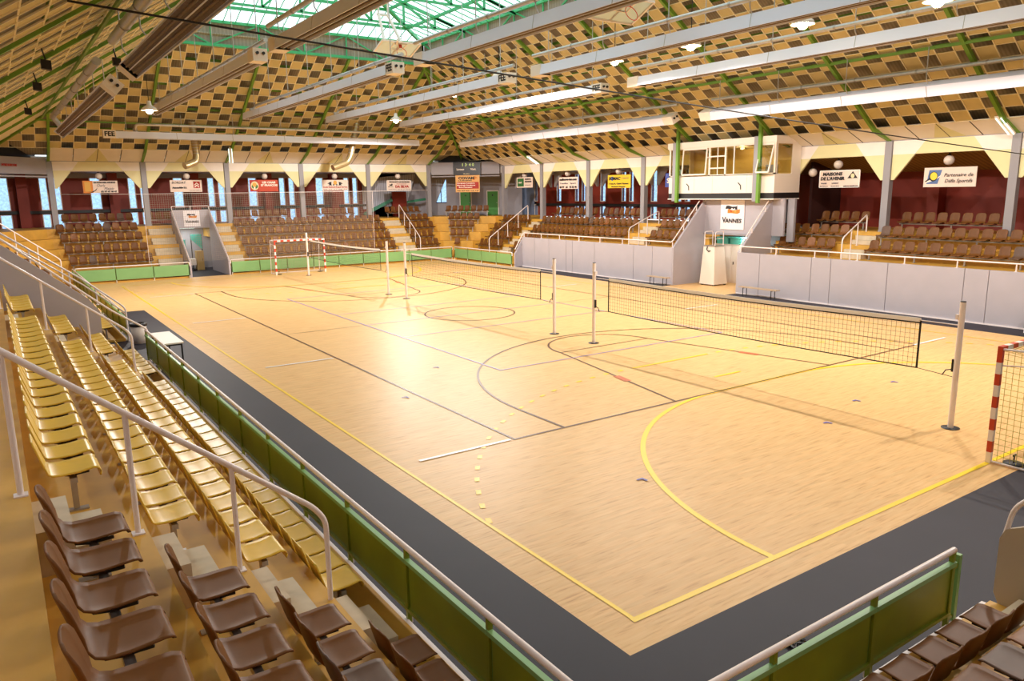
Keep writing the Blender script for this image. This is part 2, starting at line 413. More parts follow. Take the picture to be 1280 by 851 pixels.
# ------------------------------------------------------------------ gallery shell
FARW = [(-4.98,.6)]
far_w = []
for k in range(-1, 5):
    far_w += [(0.0+4.965*k, .62), (2.2+4.965*k, .45), (2.9+4.965*k, .45)]
far_w = sorted([(x,x+w) for x,w in far_w if -8 < x < 19.2])
right_w = []
for k in range(0, 4):
    right_w += [(39.45-4.97*k, .58), (37.39-4.97*k, .46), (36.65-4.97*k, .46)]
right_w += [(42.42,.46)]
right_w = sorted([(y,y+w) for y,w in right_w])
ZS = [(2.9, 3.80), (4.02, 6.02)]
def slit_wall(name, wins, a, c, place, ztop):
    b = MB(); cur = a
    for w0,w1 in wins+[(c,c)]:
        if w0 > cur: place(b, cur, w0, 2.9, 5.98, M_RED); place(b, cur, w0, 5.98, ztop, M_GALG)
        if w1 > w0:
            place(b, w0, w1, 3.80, 4.02, M_RED); place(b, w0, w1, 6.02, ztop, M_GALG)
        cur = w1
    return struct(b.build(name))
pf = lambda b,u0,u1,z0,z1,m: b.box(u0,50.0,z0,u1,50.25,z1,m)
pr2 = lambda b,u0,u1,z0,z1,m: b.box(30.0,u0,z0,30.25,u1,z1,m)
slit_wall('wall_far', far_w, -8, 19.6, pf, 6.3)
slit_wall('wall_right_gallery', right_w, 22.6, 42.6, pr2, 6.3)
b = MB(); b.box(30.0,-4,0,30.25,22.6,6.3,M_RED); struct(b.build('wall_right_gallery_plain'))
wi = 1
for w0,w1 in far_w:
    for z0,z1 in ZS:
        f = MB(); t = .05
        f.box(w0,49.98,z0,w0+t,50.05,z1,M_WHITE); f.box(w1-t,49.98,z0,w1,50.05,z1,M_WHITE); f.box(w0+t,49.98,z0,w1-t,50.05,z0+t,M_WHITE); f.box(w0+t,49.98,z1-t,w1-t,50.05,z1,M_WHITE)
        o = struct(f.build('window_%d' % wi)); wi += 1
        g = MB(); g.box(w0+t,50.01,z0+t,w1-t,50.02,z1-t,M_WING); g.build('pane', o)
for w0,w1 in right_w:
    for z0,z1 in ZS:
        f = MB(); t = .05
        f.box(29.98,w0,z0,30.05,w0+t,z1,M_WHITE); f.box(29.98,w1-t,z0,30.05,w1,z1,M_WHITE); f.box(29.98,w0+t,z0,30.05,w1-t,z0+t,M_WHITE); f.box(29.98,w0+t,z1-t,30.05,w1-t,z1,M_WHITE)
        o = struct(f.build('window_%d' % wi)); wi += 1
        g = MB(); g.box(30.01,w0+t,z0+t,30.02,w1-t,z1-t,M_WING); g.build('pane', o)
b = MB(); b.box(-8,49.8,3.82,18.9,49.95,4.0,M_BLACK); struct(b.build('trim_1'))
b = MB(); b.box(29.8,22.8,3.70,29.95,42.4,3.88,M_BLACK); struct(b.build('trim_2'))
for k in range(-1, 4):   # red piers standing off the far wall
    b = MB(); x = 1.0+4.965*k; b.box(x,49.4,2.98,x+.55,50.0,6.4,M_RED); struct(b.build('wall_pier'))
for y in (11.6,6.5,1.4):
    b = MB(); b.box(29.3,y,2.86,30,y+.5,5.6,M_RED); struct(b.build('wall_pier'))
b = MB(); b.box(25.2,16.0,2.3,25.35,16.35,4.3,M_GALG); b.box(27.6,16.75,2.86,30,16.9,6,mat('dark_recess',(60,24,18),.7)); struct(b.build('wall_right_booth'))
# gallery soffits
b = MB(); b.slab([(-8,46.6,6.36),(24,46.6,6.36),(24,50.1,6.28),(-8,50.1,6.28)], (0,0,.08), M_GALG); struct(b.build('ceiling_gallery_far'))
b = MB(); b.slab([(26.62,22.6,6.3),(26.62,42.6,6.3),(30.1,42.6,6.1),(30.1,22.6,6.1)], (0,0,.08), M_GALG); struct(b.build('ceiling_gallery_right'))
b = MB(); b.slab([(26.62,-4,6.25),(26.62,22.6,6.25),(30.1,22.6,5.42),(30.1,-4,5.42)], (0,0,.08), ribbed('tongue_groove_board',(172,134,80),1.5,PI/2)); struct(b.build('ceiling_gallery_board'))
# stair soffit seen through the end bay, with its red pier and blue window
M_SOF = ribbed('stair_sheet_grey', (190,190,202), 2.2, 0)
b = MB(); b.slab([(18.6,49.9,5.9),(22.9,49.2,6.3),(22.0,49.2,3.9),(18.6,49.9,3.6)], (0,.08,0), M_SOF); b.box(20.7,49.0,2.98,21.9,49.15,4.9,M_RED)
struct(b.build('wall_far_stair'))
b = MB(); b.bar((18.5,49.6,3.2),(20.6,48.9,4.3),.1,.25,mat('stair_green',(40,120,90),.5)); b.bar((21.9,48.9,4.1),(23.4,48.6,4.3),.1,.18,MATS['stair_green']); struct(b.build('trim_stair_stringer'))
# corner room behind the chamfer
n = Vector((1,1,0)).normalized(); t = Vector((1,-1,0)).normalized()
def dg(s, u, z, off=0): # point on the diagonal x+y = s at distance u from its middle
    c = Vector(((s-19.5)/2, (s+19.5)/2, 0)) + t*u + n*off; return (c.x, c.y, z)
b = MB()
b.slab([dg(73.6,-2.62,2.98),dg(73.6,3.6,2.98),dg(73.6,3.6,6.4),dg(73.6,-2.62,6.4)], tuple(n*.12), M_GALG)
b.slab([dg(73.6,-5.6,2.98),dg(73.6,-3.5,2.98),dg(73.6,-3.5,6.4),dg(73.6,-5.6,6.4)], tuple(n*.12), M_GALG)
b.slab([dg(73.6,-3.5,2.98),dg(73.6,-2.62,2.98),dg(73.6,-2.62,4.0),dg(73.6,-3.5,4.0)], tuple(n*.12), M_GALG)
b.slab([dg(73.6,-3.5,4.0),dg(73.6,-3.5,5.8),dg(73.6,-2.7,5.8)], tuple(n*.12), M_SOF)
b.slab([dg(73.6,-3.5,5.8),dg(73.6,-2.62,5.8),dg(73.6,-2.62,6.4),dg(73.6,-3.5,6.4)], tuple(n*.12), M_GALG)
struct(b.build('wall_corner'))
f = MB(); f.slab([dg(73.62,-3.1,3.98),dg(73.62,-3.05,3.98),dg(73.62,-3.05,5.0),dg(73.62,-3.1,4.9)], tuple(n*.06), M_BLACK)
f.slab([dg(73.6,-3.5,3.96),dg(73.6,-2.62,3.96),dg(73.6,-2.62,4.03),dg(73.6,-3.5,4.03)], tuple(n*-.04), M_BLACK)
o = struct(f.build('window_%d' % wi)); wi += 1
g = MB(); g.slab([dg(73.7,-3.5,4.0),dg(73.7,-2.62,4.0),dg(73.7,-2.62,5.8),dg(73.7,-2.7,5.8)], tuple(n*.01), M_WING); g.build('pane', o)
for i,u in enumerate((-1.02, 1.21)):
    f = MB()
    for a in (u-.50,u+.43): f.slab([dg(73.56,a,2.98),dg(73.56,a+.07,2.98),dg(73.56,a+.07,4.9),dg(73.56,a,4.9)], tuple(n*.05), M_VAL)
    f.slab([dg(73.56,u-.5,4.84),dg(73.56,u+.5,4.84),dg(73.56,u+.5,4.92),dg(73.56,u-.5,4.92)], tuple(n*.05), M_VAL)
    o = struct(f.build('door_%d' % (i+1)))
    g = MB(); g.slab([dg(73.57,u-.43,2.98),dg(73.57,u+.43,2.98),dg(73.57,u+.43,4.84),dg(73.57,u-.43,4.84)], tuple(n*.04), M_DOORG); g.build('door_leaf', o)
    g = MB(); g.slab([dg(73.53,u-.05,4.48),dg(73.53,u+.05,4.48),dg(73.53,u+.05,4.6),dg(73.53,u-.05,4.6)], tuple(n*.03), M_BLACK); g.build('door_number_plate', o)
    g = MB(); g.tube([dg(73.5,u+.34,3.95), dg(73.57,u+.34,3.95)], .03, M_STEEL); g.build('door_knob', o)
# grey fascia over the open corners
def fascia(name, P0, P1, out):
    b = MB(); b.slab([(*P0,6.12),(*P1,6.12),(*P1,7.03),(*P0,7.03)], out, M_GALG)
    b.slab([(*P0,5.95),(*P1,5.95),(*P1,6.02),(*P0,6.02)], out, M_GALG); return struct(b.build(name))
fascia('trim_3', (22.75,46.3), (26.4,42.4), (.08,.08,0)); fascia('trim_4', (-2.45,46.3), (-6.4,42.4), (-.08,.08,0))
b = MB(); b.slab([(23,46.5,6.1),(26.6,42.6,6.1),(30.2,42.6,6.2),(30.2,50.2,6.2),(23,50.2,6.2)], (0,0,.1), M_GALG); struct(b.build('ceiling_corner'))
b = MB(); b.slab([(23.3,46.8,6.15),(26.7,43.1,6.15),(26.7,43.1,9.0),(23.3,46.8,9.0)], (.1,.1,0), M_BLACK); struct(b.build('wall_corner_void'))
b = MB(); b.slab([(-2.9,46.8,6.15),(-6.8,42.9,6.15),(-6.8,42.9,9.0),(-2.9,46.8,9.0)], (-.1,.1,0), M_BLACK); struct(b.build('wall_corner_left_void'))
b = MB(); b.slab([(-2.9,46.8,6.15),(-6.8,42.9,6.15),(-8.2,42.9,6.2),(-8.2,50,6.2),(-2.9,50,6.2)], (0,0,.1), M_GALG); struct(b.build('ceiling_corner_left'))
# outer shell so that no daylight leaks in
b = MB(); b.box(-8.3,-8.3,0,-8.1,50.3,7.2,M_GALG); b.box(-8.3,-8.3,0,30.4,-8.1,7.2,M_GALG); struct(b.build('wall_left'))
b = MB(); b.box(30.0,42.6,0,30.2,50.3,6.4,mat('corner_blue_grey',(120,132,160),.7)); b.box(28.2,50.0,0,30.2,50.2,6.4,MATS['corner_blue_grey']); b.box(19.6,50.0,0,24.3,50.2,6.4,M_GALG); b.box(19.62,50,2.9,22.4,50.2,6.4,M_GALG); struct(b.build('wall_corner_back'))
b = MB(); b.box(-8,46.56,6.3,27,46.64,7.15,M_VAL); b.box(26.6,-4,6.2,26.68,43,7.0,M_VAL); struct(b.build('wall_eave_fascia'))
# ------------------------------------------------------------------ columns
colx = [-2.3+4.97*k for k in range(6)]
coly = [37.1,32.12,27.15,22.2,17.3,12.4,7.5,2.55,-2.4]
def column(x, y, z0, z1):
    b = MB(); w = .15
    b.box(x-w,y-w,z0,x+w,y+w,z1,M_GREYC); b.box(x-w-.02,y-w-.02,z0,x+w+.02,y+w+.02,z0+.06,M_GREYC)
    b.bar((x,y,z1),(x,y,z1+.75),.1,.1,M_GREEN,(0,1,0))
    struct(b.build('column'))
for x in colx: column(x,46.5,2.98,6.86)
column(26.5,41.9,2.86,6.7)
for y in coly: column(26.5,y,2.86,6.66)
column(-6.5,42.2,2.98,6.86)
# ------------------------------------------------------------------ valances with their clipped arches
def valance(name, p, q, zt, zf, zg, depth):
    """between two column centres p, q; white panel, yellow gussets and the foot of a yellow triangle"""
    p = Vector((*p,0)); q = Vector((*q,0)); d = (q-p); L = d.length; d.normalize(); o = Vector(depth)
    P = lambda u,z: tuple(p+d*u+Vector((0,0,z)))
    a, c = .17, L-.17; f0, f1 = 1.12, L-1.12; m = L/2
    b = MB()
    k = (zt-zf)
    b.slab([P(a,zf),P(f0,zf),P(f0+k*.75,zt),P(a,zt)], o, M_VAL); b.slab([P(c,zf),P(f1,zf),P(f1-k*.75,zt),P(c,zt)], o, M_VAL)
    b.slab([P(f0,zf),P(f1,zf),P(f1-k*.75,zt),P(f0+k*.75,zt)], o, M_VALY)
    b.slab([P(a,zg),P(a+.12,zg),P(f0,zf),P(a,zf)], o, M_VALY); b.slab([P(c,zg),P(c-.12,zg),P(f1,zf),P(c,zf)], o, M_VALY)
    return struct(b.build(name))
for i in range(5): valance('trim_valance', (colx[i],46.42), (colx[i+1],46.42), 6.86, 6.34, 5.30, (0,.1,0))
ally = [41.9]+coly
for i in range(len(ally)-1): valance('trim_valance', (26.42,ally[i]), (26.42,ally[i+1]), 6.66, 6.10, 5.05, (.1,0,0))
def inner_arch(p, q, zt, zf, zg, depth):
    p = Vector((*p,0)); q = Vector((*q,0)); d = (q-p); L = d.length; d.normalize(); o = Vector(depth)
    P = lambda u,z: tuple(p+d*u+Vector((0,0,z))); a, c = .17, L-.17; f0, f1 = 1.12, L-1.12; b = MB()
    b.slab([P(a,zf),P(c,zf),P(c,zt),P(a,zt)], o, M_GALG)
    b.slab([P(a,zg),P(a+.12,zg),P(f0,zf),P(a,zf)], o, M_GALG); b.slab([P(c,zg),P(c-.12,zg),P(f1,zf),P(c,zf)], o, M_GALG)
    struct(b.build('trim_inner_arch'))
for i in range(4): inner_arch((27.35,ally[i]), (27.35,ally[i+1]), 6.3, 6.10, 5.05, (.1,0,0))
# sloping white boards between valance and ceiling
def slope_boards(name, p, q, inner, zt, zi):
    p = Vector((*p,0)); q = Vector((*q,0)); d = (q-p); L = d.length; d.normalize(); iv = Vector((*inner,0))
    P = lambda u,k: tuple(p+d*u+iv*k+Vector((0,0,zt+(zi-zt)*k)))
    up = (0,0,.04); b = MB(); g = .022; m = L/2; w = .62
    for i in range(4):
        a, c = L*i/4+g, L*(i+1)/4-g
        b.slab([P(a,.02),P(c,.02),P(c,.985),P(a,.985)], up, M_VAL)
    z = (0,0,-.004)
    Q = [Vector(P(m-w,.02)),Vector(P(m+w,.02)),Vector(P(m+.03,.985)),Vector(P(m-.03,.985))]
    b.slab([tuple(v+Vector(z)) for v in Q], (0,0,.003), M_VALY)
    b.bar(P(0,0),P(L,0),.05,.04,M_GREYC)
    for i in range(5): b.bar(P(L*i/4,.0),P(L*i/4,.98),.03,.012,mat('seam_dark',(60,50,42),.8))
    return struct(b.build(name))
for i in range(5): slope_boards('trim_slope', (colx[i],46.46), (colx[i+1],46.46), (0,-1.46), 6.88, 7.55)
for i in range(len(ally)-1): slope_boards('trim_slope', (26.46,ally[i]), (26.46,ally[i+1]), (-1.26,0), 6.68, 7.16)
# ------------------------------------------------------------------ checkered ceiling on four slopes
OX0, OX1, OY0, OY1, OZ = 2.6, 17.4, 3.0, 37.0, 12.45
def clip(poly, nx, ny, c):
    out = []
    for i in range(len(poly)):
        a, d = poly[i], poly[(i+1)%len(poly)]
        fa, fd = nx*a[0]+ny*a[1]-c, nx*d[0]+ny*d[1]-c
        if fa >= 0: out.append(a)
        if (fa > 0 > fd) or (fa < 0 < fd):
            k = fa/(fa-fd); out.append((a[0]+(d[0]-a[0])*k, a[1]+(d[1]-a[1])*k))
    return out
def half(p, q, side):
    nx, ny = -(q[1]-p[1]), q[0]-p[0]; c = nx*p[0]+ny*p[1]
    if nx*side[0]+ny*side[1]-c < 0: nx, ny, c = -nx, -ny, -c
    return nx, ny, c
def slope(tag_, pt, run, s0, s1, sref, e0, e1, o0, o1, deckm, zlo):
    """pt(s,t,h): point at eave coordinate s, horizontal run t, height h off the plane"""
    rise = OZ-zlo; tl = run*.62/math.hypot(run, rise); mid = ((s0+s1)/2, run/2)
    H = [half(e0,o0,mid), half(e1,o1,mid)]
    b = MB(); g = MB(); nj = int(run/tl)+1
    i0 = int(math.floor((s0-sref)/.62)); i1 = int(math.ceil((s1-sref)/.62))
    for i in range(i0, i1):
        for j in range(nj):
            if (i+j) % 2: continue
            a, c = sref+i*.62, sref+(i+1)*.62; d, e = j*tl, min(run,(j+1)*tl)
            if e-d < .05: continue
            q = [(a,d),(c,d),(c,e),(a,e)]
            for h in H: q = clip(q,*h)
            if len(q) < 3: continue
            b.slab([pt(s,t_,0) for s,t_ in q], tuple(Vector(pt(s0,0,.02))-Vector(pt(s0,0,0))), M_CREAM)
    def cut(line):
        p, q = line
        for nx,ny,c in H:
            fp, fq = nx*p[0]+ny*p[1]-c, nx*q[0]+ny*q[1]-c
            if fp < 0 and fq < 0: return None
            if fp < 0 or fq < 0:
                k = fp/(fp-fq); m = (p[0]+(q[0]-p[0])*k, p[1]+(q[1]-p[1])*k)
                if fp < 0: p = m
                else: q = m
        return p, q
    for i in range(i0, i1+1):
        L = cut(((sref+i*.62,0),(sref+i*.62,run)))
        if L: g.bar(pt(*L[0],-.012), pt(*L[1],-.012), .035, .03, M_BATTEN)
    for j in range(nj+1):
        t_ = min(run,j*tl); L = cut(((s0,t_),(s1,t_)))
        if L: g.bar(pt(*L[0],-.008), pt(*L[1],-.008), .03, .022, M_BATTEN)
    struct(b.build('ceiling_'+tag_)); struct(g.build('ceiling_batten_'+tag_))
    b = MB(); ex = 1.45
    k0 = (o0[0]-e0[0])/run; k1 = (o1[0]-e1[0])/run
    b.slab([pt(e0[0]-k0*ex,-ex,.55),pt(e1[0]-k1*ex,-ex,.55),pt(o1[0],run,.55),pt(o0[0],run,.55)], tuple(Vector(pt(s0,0,.06))-Vector(pt(s0,0,0))), deckm)
    for t_ in (1.2, 3.0, 4.8, 6.6):   # purlins above the panels
        L = cut(((s0,t_),(s1,t_)))
        if L: b.bar(pt(*L[0],.30), pt(*L[1],.30), .08, .14, M_GREEN)
    struct(b.build('ceiling_deck_'+tag_))
def mk(fx):
    return fx
zf, zr, zl = 7.55, 7.16, 7.40
far_pt = lambda s,t,h: (s, 45.0-t, zf+t*.6125+h)
near_pt = lambda s,t,h: (s, -5.0+t, zf+t*.6125+h)
right_pt = lambda s,t,h: (25.2-t, s, zr+t*.678+h)
left_pt = lambda s,t,h: (-5.2+t, s, zl+t*.647+h)
slope('far', far_pt, 8.0, -5.2, 25.2, colx[0], (-4.97,0), (24.62,0), (OX0,8.0), (OX1,8.0), M_DECK1, zf)
slope('near', near_pt, 8.0, -5.2, 25.2, colx[0], (-4.97,0), (24.62,0), (OX0,8.0), (OX1,8.0), M_DECK1, zf)
slope('right', right_pt, 7.8, -5.6, 45.6, coly[0], (-5.64,0), (45.64,0), (OY0,7.8), (OY1,7.8), M_DECK2, zr)
slope('left', left_pt, 7.8, -5.3, 45.3, coly[0], (-5.24,0), (45.24,0), (OY0,7.8), (OY1,7.8), M_DECK2, zl)
# green rafters, hips and eave members
def rafter(p, q, w=.13, h=.16):
    b = MB(); b.bar(p, q, w, h, M_GREEN); struct(b.build('roof_beam'))
for x in colx:
    t = 8.0
    if x < OX0: t = max(0,(x+4.97)/(OX0+4.97)*8.0)
    if x > OX1: t = max(0,(24.62-x)/(24.62-OX1)*8.0)
    rafter((x,46.5,6.9), far_pt(x,0,-.1)); rafter(far_pt(x,0,-.1), far_pt(x,t,-.1))
for y in coly[:-1]:
    t = 7.8
    if y > OY1: t = (45.64-y)/(45.64-OY1)*7.8
    if y < OY0: t = (y+5.64)/(OY0+5.64)*7.8
    rafter((26.5,y,6.7), right_pt(y,0,-.1)); rafter(right_pt(y,0,-.1), right_pt(y,t,-.1))
    t = 7.8
    if y > OY1: t = (45.24-y)/(45.24-OY1)*7.8
    if y < OY0: t = (y+5.24)/(OY0+5.24)*7.8
    rafter((-6.5,y,6.9), left_pt(y,0,-.06), .13, .10); rafter(left_pt(y,0,-.06), left_pt(y,t,-.06), .13, .10)
rafter((25.3,45.7,7.0),(OX1,OY1,OZ-.1)); rafter((-5.3,45.3,7.25),(OX0,OY1,OZ-.1),.12,.12)
for t in (2.35,):
    b = MB(); b.bar(far_pt(-2.8,t,-.14), far_pt(22.5,t,-.14), .07,.09,M_GREEN); struct(b.build('roof_beam'))
    b = MB(); b.bar(right_pt(-2.5,3.5,-.14), right_pt(42.0,3.5,-.14), .08,.1,M_GREEN); struct(b.build('roof_beam'))
    b = MB(); b.bar(left_pt(-2.5,2.6,-.16), left_pt(42.5,2.6,-.16), .07,.08,M_GREEN); struct(b.build('roof_beam'))
# ------------------------------------------------------------------ skylight
b = MB(); ZU = 13.62
for (p,q,m_) in (((OX0,OY1),(OX1,OY1),M_UPST1),((OX0,OY0),(OX1,OY0),M_UPST1)):
    y = p[1]; s = 1 if y > 20 else -1
    b.box(OX0-.1, min(y+s*.12,y+s*.2), OZ-.1, OX1+.1, max(y+s*.12,y+s*.2), ZU, m_)
M_UPST2 = ribbed('upstand_sheet_side', (172,152,134), 1.6, PI/2, .8)
for x,s in ((OX0,-1),(OX1,1)): b.box(min(x+s*.12,x+s*.2), OY0-.1, OZ-.1, max(x+s*.12,x+s*.2), OY1+.1, ZU, M_UPST2)
struct(b.build('skylight_upstand'))
def member(pairs, w=.1, h=.12, name='skylight_frame', m=None):
    b = MB()
    for p,q in pairs: b.bar(p,q,w,h,m or M_TEAL)
    return struct(b.build(name))
cs = [(OX0,OY0),(OX1,OY0),(OX1,OY1),(OX0,OY1)]
for i in range(4):
    p, q = cs[i], cs[(i+1)%4]; nseg = 6 if abs(q[0]-p[0]) > 1 else 14
    pr = [((*p,OZ),(*q,OZ)), ((*p,ZU),(*q,ZU))]
    L = lambda k,z: (p[0]+(q[0]-p[0])*k/nseg, p[1]+(q[1]-p[1])*k/nseg, z)
    for k in range(nseg+1):
        pr.append((L(k,OZ),L(k,ZU)))
        if k < nseg: pr.append((L(k,OZ),L(k+1,ZU)) if k % 2 else (L(k,ZU),L(k+1,OZ)))
    b = MB()
    for j,(u,v) in enumerate(pr): b.bar(u,v,.14 if j < 2 else .07,.14 if j < 2 else .07,M_TEAL)
    struct(b.build('skylight_truss'))
RZ = 15.7; RY0, RY1 = 9.0, 31.0; XM = 10.0
roofs = [[(OX0,OY0,ZU),(OX0,OY1,ZU),(XM,RY1,RZ),(XM,RY0,RZ)], [(OX1,OY1,ZU),(OX1,OY0,ZU),(XM,RY0,RZ),(XM,RY1,RZ)],
         [(OX0,OY1,ZU),(OX1,OY1,ZU),(XM,RY1,RZ)], [(OX1,OY0,ZU),(OX0,OY0,ZU),(XM,RY0,RZ)]]
for P in roofs:
    b = MB(); b.slab(P, (0,0,.02), M_SKYG); struct(b.build('skylight_pane'))
def zat(x, y):
    k = min((x-OX0)/(XM-OX0), (OX1-x)/(OX1-XM), (y-OY0)/(RY0-OY0), (OY1-y)/(OY1-RY1)); return ZU+(RZ-ZU)*max(0,min(1,k))
b = MB()
y = OY0+.62
while y < OY1:    # glazing bars running up the long slopes
    k = min(1, (y-OY0)/(RY0-OY0), (OY1-y)/(OY1-RY1))
    for s in (0,1):
        xe = OX0+(XM-OX0)*k if s == 0 else OX1-(OX1-XM)*k
        b.bar((OX0 if s == 0 else OX1,y,ZU-.03),(xe,y,zat(xe,y)-.03),.032,.05,M_TEAL)
    y += .62
x = OX0+.62
while x < OX1:
    k = min(1,(x-OX0)/(XM-OX0),(OX1-x)/(OX1-XM))
    b.bar((x,OY1,ZU-.03),(x,OY1-(OY1-RY1)*k,zat(x,OY1-(OY1-RY1)*k)-.03),.032,.05,M_TEAL)
    x += .62
struct(b.build('skylight_glazing_bar'))
b = MB()
for k in (.25,.5,.75):
    z = ZU+(RZ-ZU)*k-.1; xa, xb = OX0+(XM-OX0)*k, OX1-(OX1-XM)*k; ya, yb = OY0+(RY0-OY0)*k, OY1-(OY1-RY1)*k
    for p,q in (((xa,ya,z),(xa,yb,z)),((xb,ya,z),(xb,yb,z)),((xa,yb,z),(xb,yb,z))): b.bar(p,q,.1,.14,M_TEAL)
for cx,cy in cs: b.bar((cx,cy,ZU),(XM,RY0 if cy < 20 else RY1,RZ-.05),.14,.18,M_TEAL)
b.bar((XM,RY0,RZ-.05),(XM,RY1,RZ-.05),.12,.2,M_TEAL)
struct(b.build('skylight_purlin'))
for y in (7.5,12.4,17.3,22.2,27.15,32.1):   # cross trusses under the glass
    pr = [((OX0,y,ZU-.15),(OX1,y,ZU-.15))]; zt = lambda x: zat(x,y)-.14
    xs = [OX0+(OX1-OX0)*i/8 for i in range(9)]
    for i in range(8):
        pr.append(((xs[i],y,zt(xs[i])),(xs[i+1],y,zt(xs[i+1]))))
        if 0 < i: pr.append(((xs[i],y,ZU-.15),(xs[i],y,zt(xs[i]))))
        pr.append(((xs[i],y,ZU-.15),(xs[i+1],y,zt(xs[i+1]))) if i < 4 else ((xs[i+1],y,ZU-.15),(xs[i],y,zt(xs[i]))))
    b = MB()
    for u,v in pr:
        if (Vector(u)-Vector(v)).length > .05: b.bar(u,v,.09,.1,M_TEAL)
    struct(b.build('skylight_truss'))
# ------------------------------------------------------------------ overhead radiant heaters
def heater(label, c0, c1, flue=(0,.62), hang_n=6, drop=1.6, logo=None, tilt=0.0, group='long gas heaters under the roof'):
    """c0 -> c1 along the heater; each is a housing, a burner plate, an end box, a flue and its hangers"""
    c0 = Vector(c0); c1 = Vector(c1); L = (c1-c0).length; rz = math.atan2(c1.y-c0.y, c1.x-c0.x)
    r = tag(empty('radiant_heater', tuple(c0), rz), label, 'heater', group)
    def turn(mb):
        ct, st = math.cos(tilt), math.sin(tilt); mb.v = [(x, y*ct-z*st, y*st+z*ct) for x,y,z in mb.v]; return mb
    b = MB()  # hood: steep sides, flat top, open underneath
    sec = [(-.26,-.19),(-.235,-.19),(-.215,-.10),(.215,-.10),(.235,-.19),(.26,-.19),(.20,.17),(-.20,.17)]
    n = len(sec)
    vs = [(0,y,z) for y,z in sec]+[(L,y,z) for y,z in sec]
    b.add(vs, [(i,(i+1)%n,(i+1)%n+n,i+n) for i in range(n)], M_ALU)
    for x in (-.02,L): b.slab([(x,-.26,-.19),(x,.26,-.19),(x,.20,.17),(x,-.20,.17)], (.02,0,0), M_ALU)
    nj = max(2,int(L/3))
    for j in range(1,nj):
        x = L*j/nj
        for sg in (-1,1): b.slab([(x,sg*.266,-.19),(x,sg*.255,-.19),(x,sg*.195,.17),(x,sg*.206,.175)], (.02,0,0), M_STEEL)
    turn(b).build('hood', r)
    b = MB(); b.box(.05,-.20,-.125,L-.05,.20,-.105,M_EMITTER)
    for q in (-.10,.10): b.tube([(.15,q,-.15),(L-.15,q,-.15)],.03,M_EMITTER,6)
    b.box(.05,-.012,-.165,L-.05,.012,-.126,M_ALU); turn(b).build('burner_plate', r)
    b = MB(); xb = L if logo != 'start' else -.62
    b.box(xb,-.24,-.2,xb+.62,.24,.2,M_WHITE)
    for q in (-.1,.1): b.tube([(xb+.62,q,.05),(xb+.68,q,.05)],.05,M_BLACK)
    eb = turn(b).build('end_box', r)
    if logo:
        for s in (-1,1):
            me = text_mesh('FEE', .34, M_BLACK, .012, .5)
            o = bpy.data.objects.new('lettering', me); COL.objects.link(o); o.parent = eb
            o.location = (xb+.06 if s < 0 else xb+.56, s*.243, -.1); o.rotation_euler = (PI/2,0,0 if s < 0 else PI)
    if flue:
        fy, fz = flue; b = MB()
        b.tube(fillet([(1.0,0,.15),(1.0,fy,fz),(L+.4,fy,fz)],.2), .07 if abs(tilt) < .6 else .13, M_PIPE, 10); 
        for j in range(1,8): x = 1.0+(L-.6)*j/8; b.tube([(x-.03,fy,fz),(x+.03,fy,fz)],.085 if abs(tilt) < .6 else .145,M_STEEL,10)
        b.build('flue_pipe', r)
        b = MB(); b.tube([(1.0,0,.1),(1.0,0,.35)],.12,M_PIPE,8); b.build('fan_housing', r)
    for j in range(hang_n):
        x = .6+(L-1.2)*j/(hang_n-1); b = MB()
        dz = drop[j] if isinstance(drop,(list,tuple)) else drop
        b.tube(fillet([(x,.17,.14),(x,.30,.3),(x,.30,dz)],.1), .018, M_PIPE, 5); b.build('hanger', r)
    return r
N1, N2 = (21.1,40.3), (-1.0,18.2)
cols = [(-1.95,8.08),(2.5,9.3),(7.5,9.28),(12.5,9.28),(17.5,9.2),(21.95,8.1)]
nm = ['over the side seats','one in from the side seats','above the middle of the court','above the nets','one in from the opposite stand','over the opposite stand']
for i,(x,z) in enumerate(cols):
    drops = 1.35 if i in (0,5) else 3.0 if i in (1,4) else 4.2
    fl = (.35,.66) if i == 5 else (-.35,.66) if i == 0 else (.28,.52)
    a = heater('white tube heater %s, far length' % nm[i], (x,N1[1],z), (x,N1[0],z), fl, 7, drops, 'end' if i in (2,3,4) else None, -.72 if i == 0 else .5 if i == 5 else 0.0)
    a = heater('white tube heater %s, near length' % nm[i], (x,N2[0],z), (x,16.7 if i == 0 else N2[1],z), fl if i not in (0,5) else (-fl[0],fl[1]), 7, drops, None, .72 if i == 0 else -.5 if i == 5 else 0.0)
heater('white tube heater running crosswise under the far roof slope', (.7,41.4,8.12), (19.1,41.4,8.12), (-.3,.55), 7, 1.2, 'start')
# spiral ducts
for pts,lab in (([(4.9,42.4,9.0),(5.0,42.4,7.1),(4.9,42.3,6.75),(4.2,42.0,6.5)],'shiny spiral duct hanging above the far doorway'),
                ([(15.2,42.2,9.7),(14.55,42.2,7.2),(14.3,42.2,6.8),(13.2,42.0,6.45)],'shiny spiral duct slanting down left of the tan and black banner')):
    b = MB(); b.tube(fillet(pts,.25,4), .2, M_DUCT, 14)
    for k in range(12):
        p = Vector(pts[0]).lerp(Vector(pts[1]), k/12); q = Vector(pts[0]).lerp(Vector(pts[1]), k/12+.012); b.tube([p,q], .208, M_PIPE, 14)
    tag(b.build('ventilation_duct'), lab.replace(' left of the tan and black banner',' between two white banners at the far end'), 'duct')
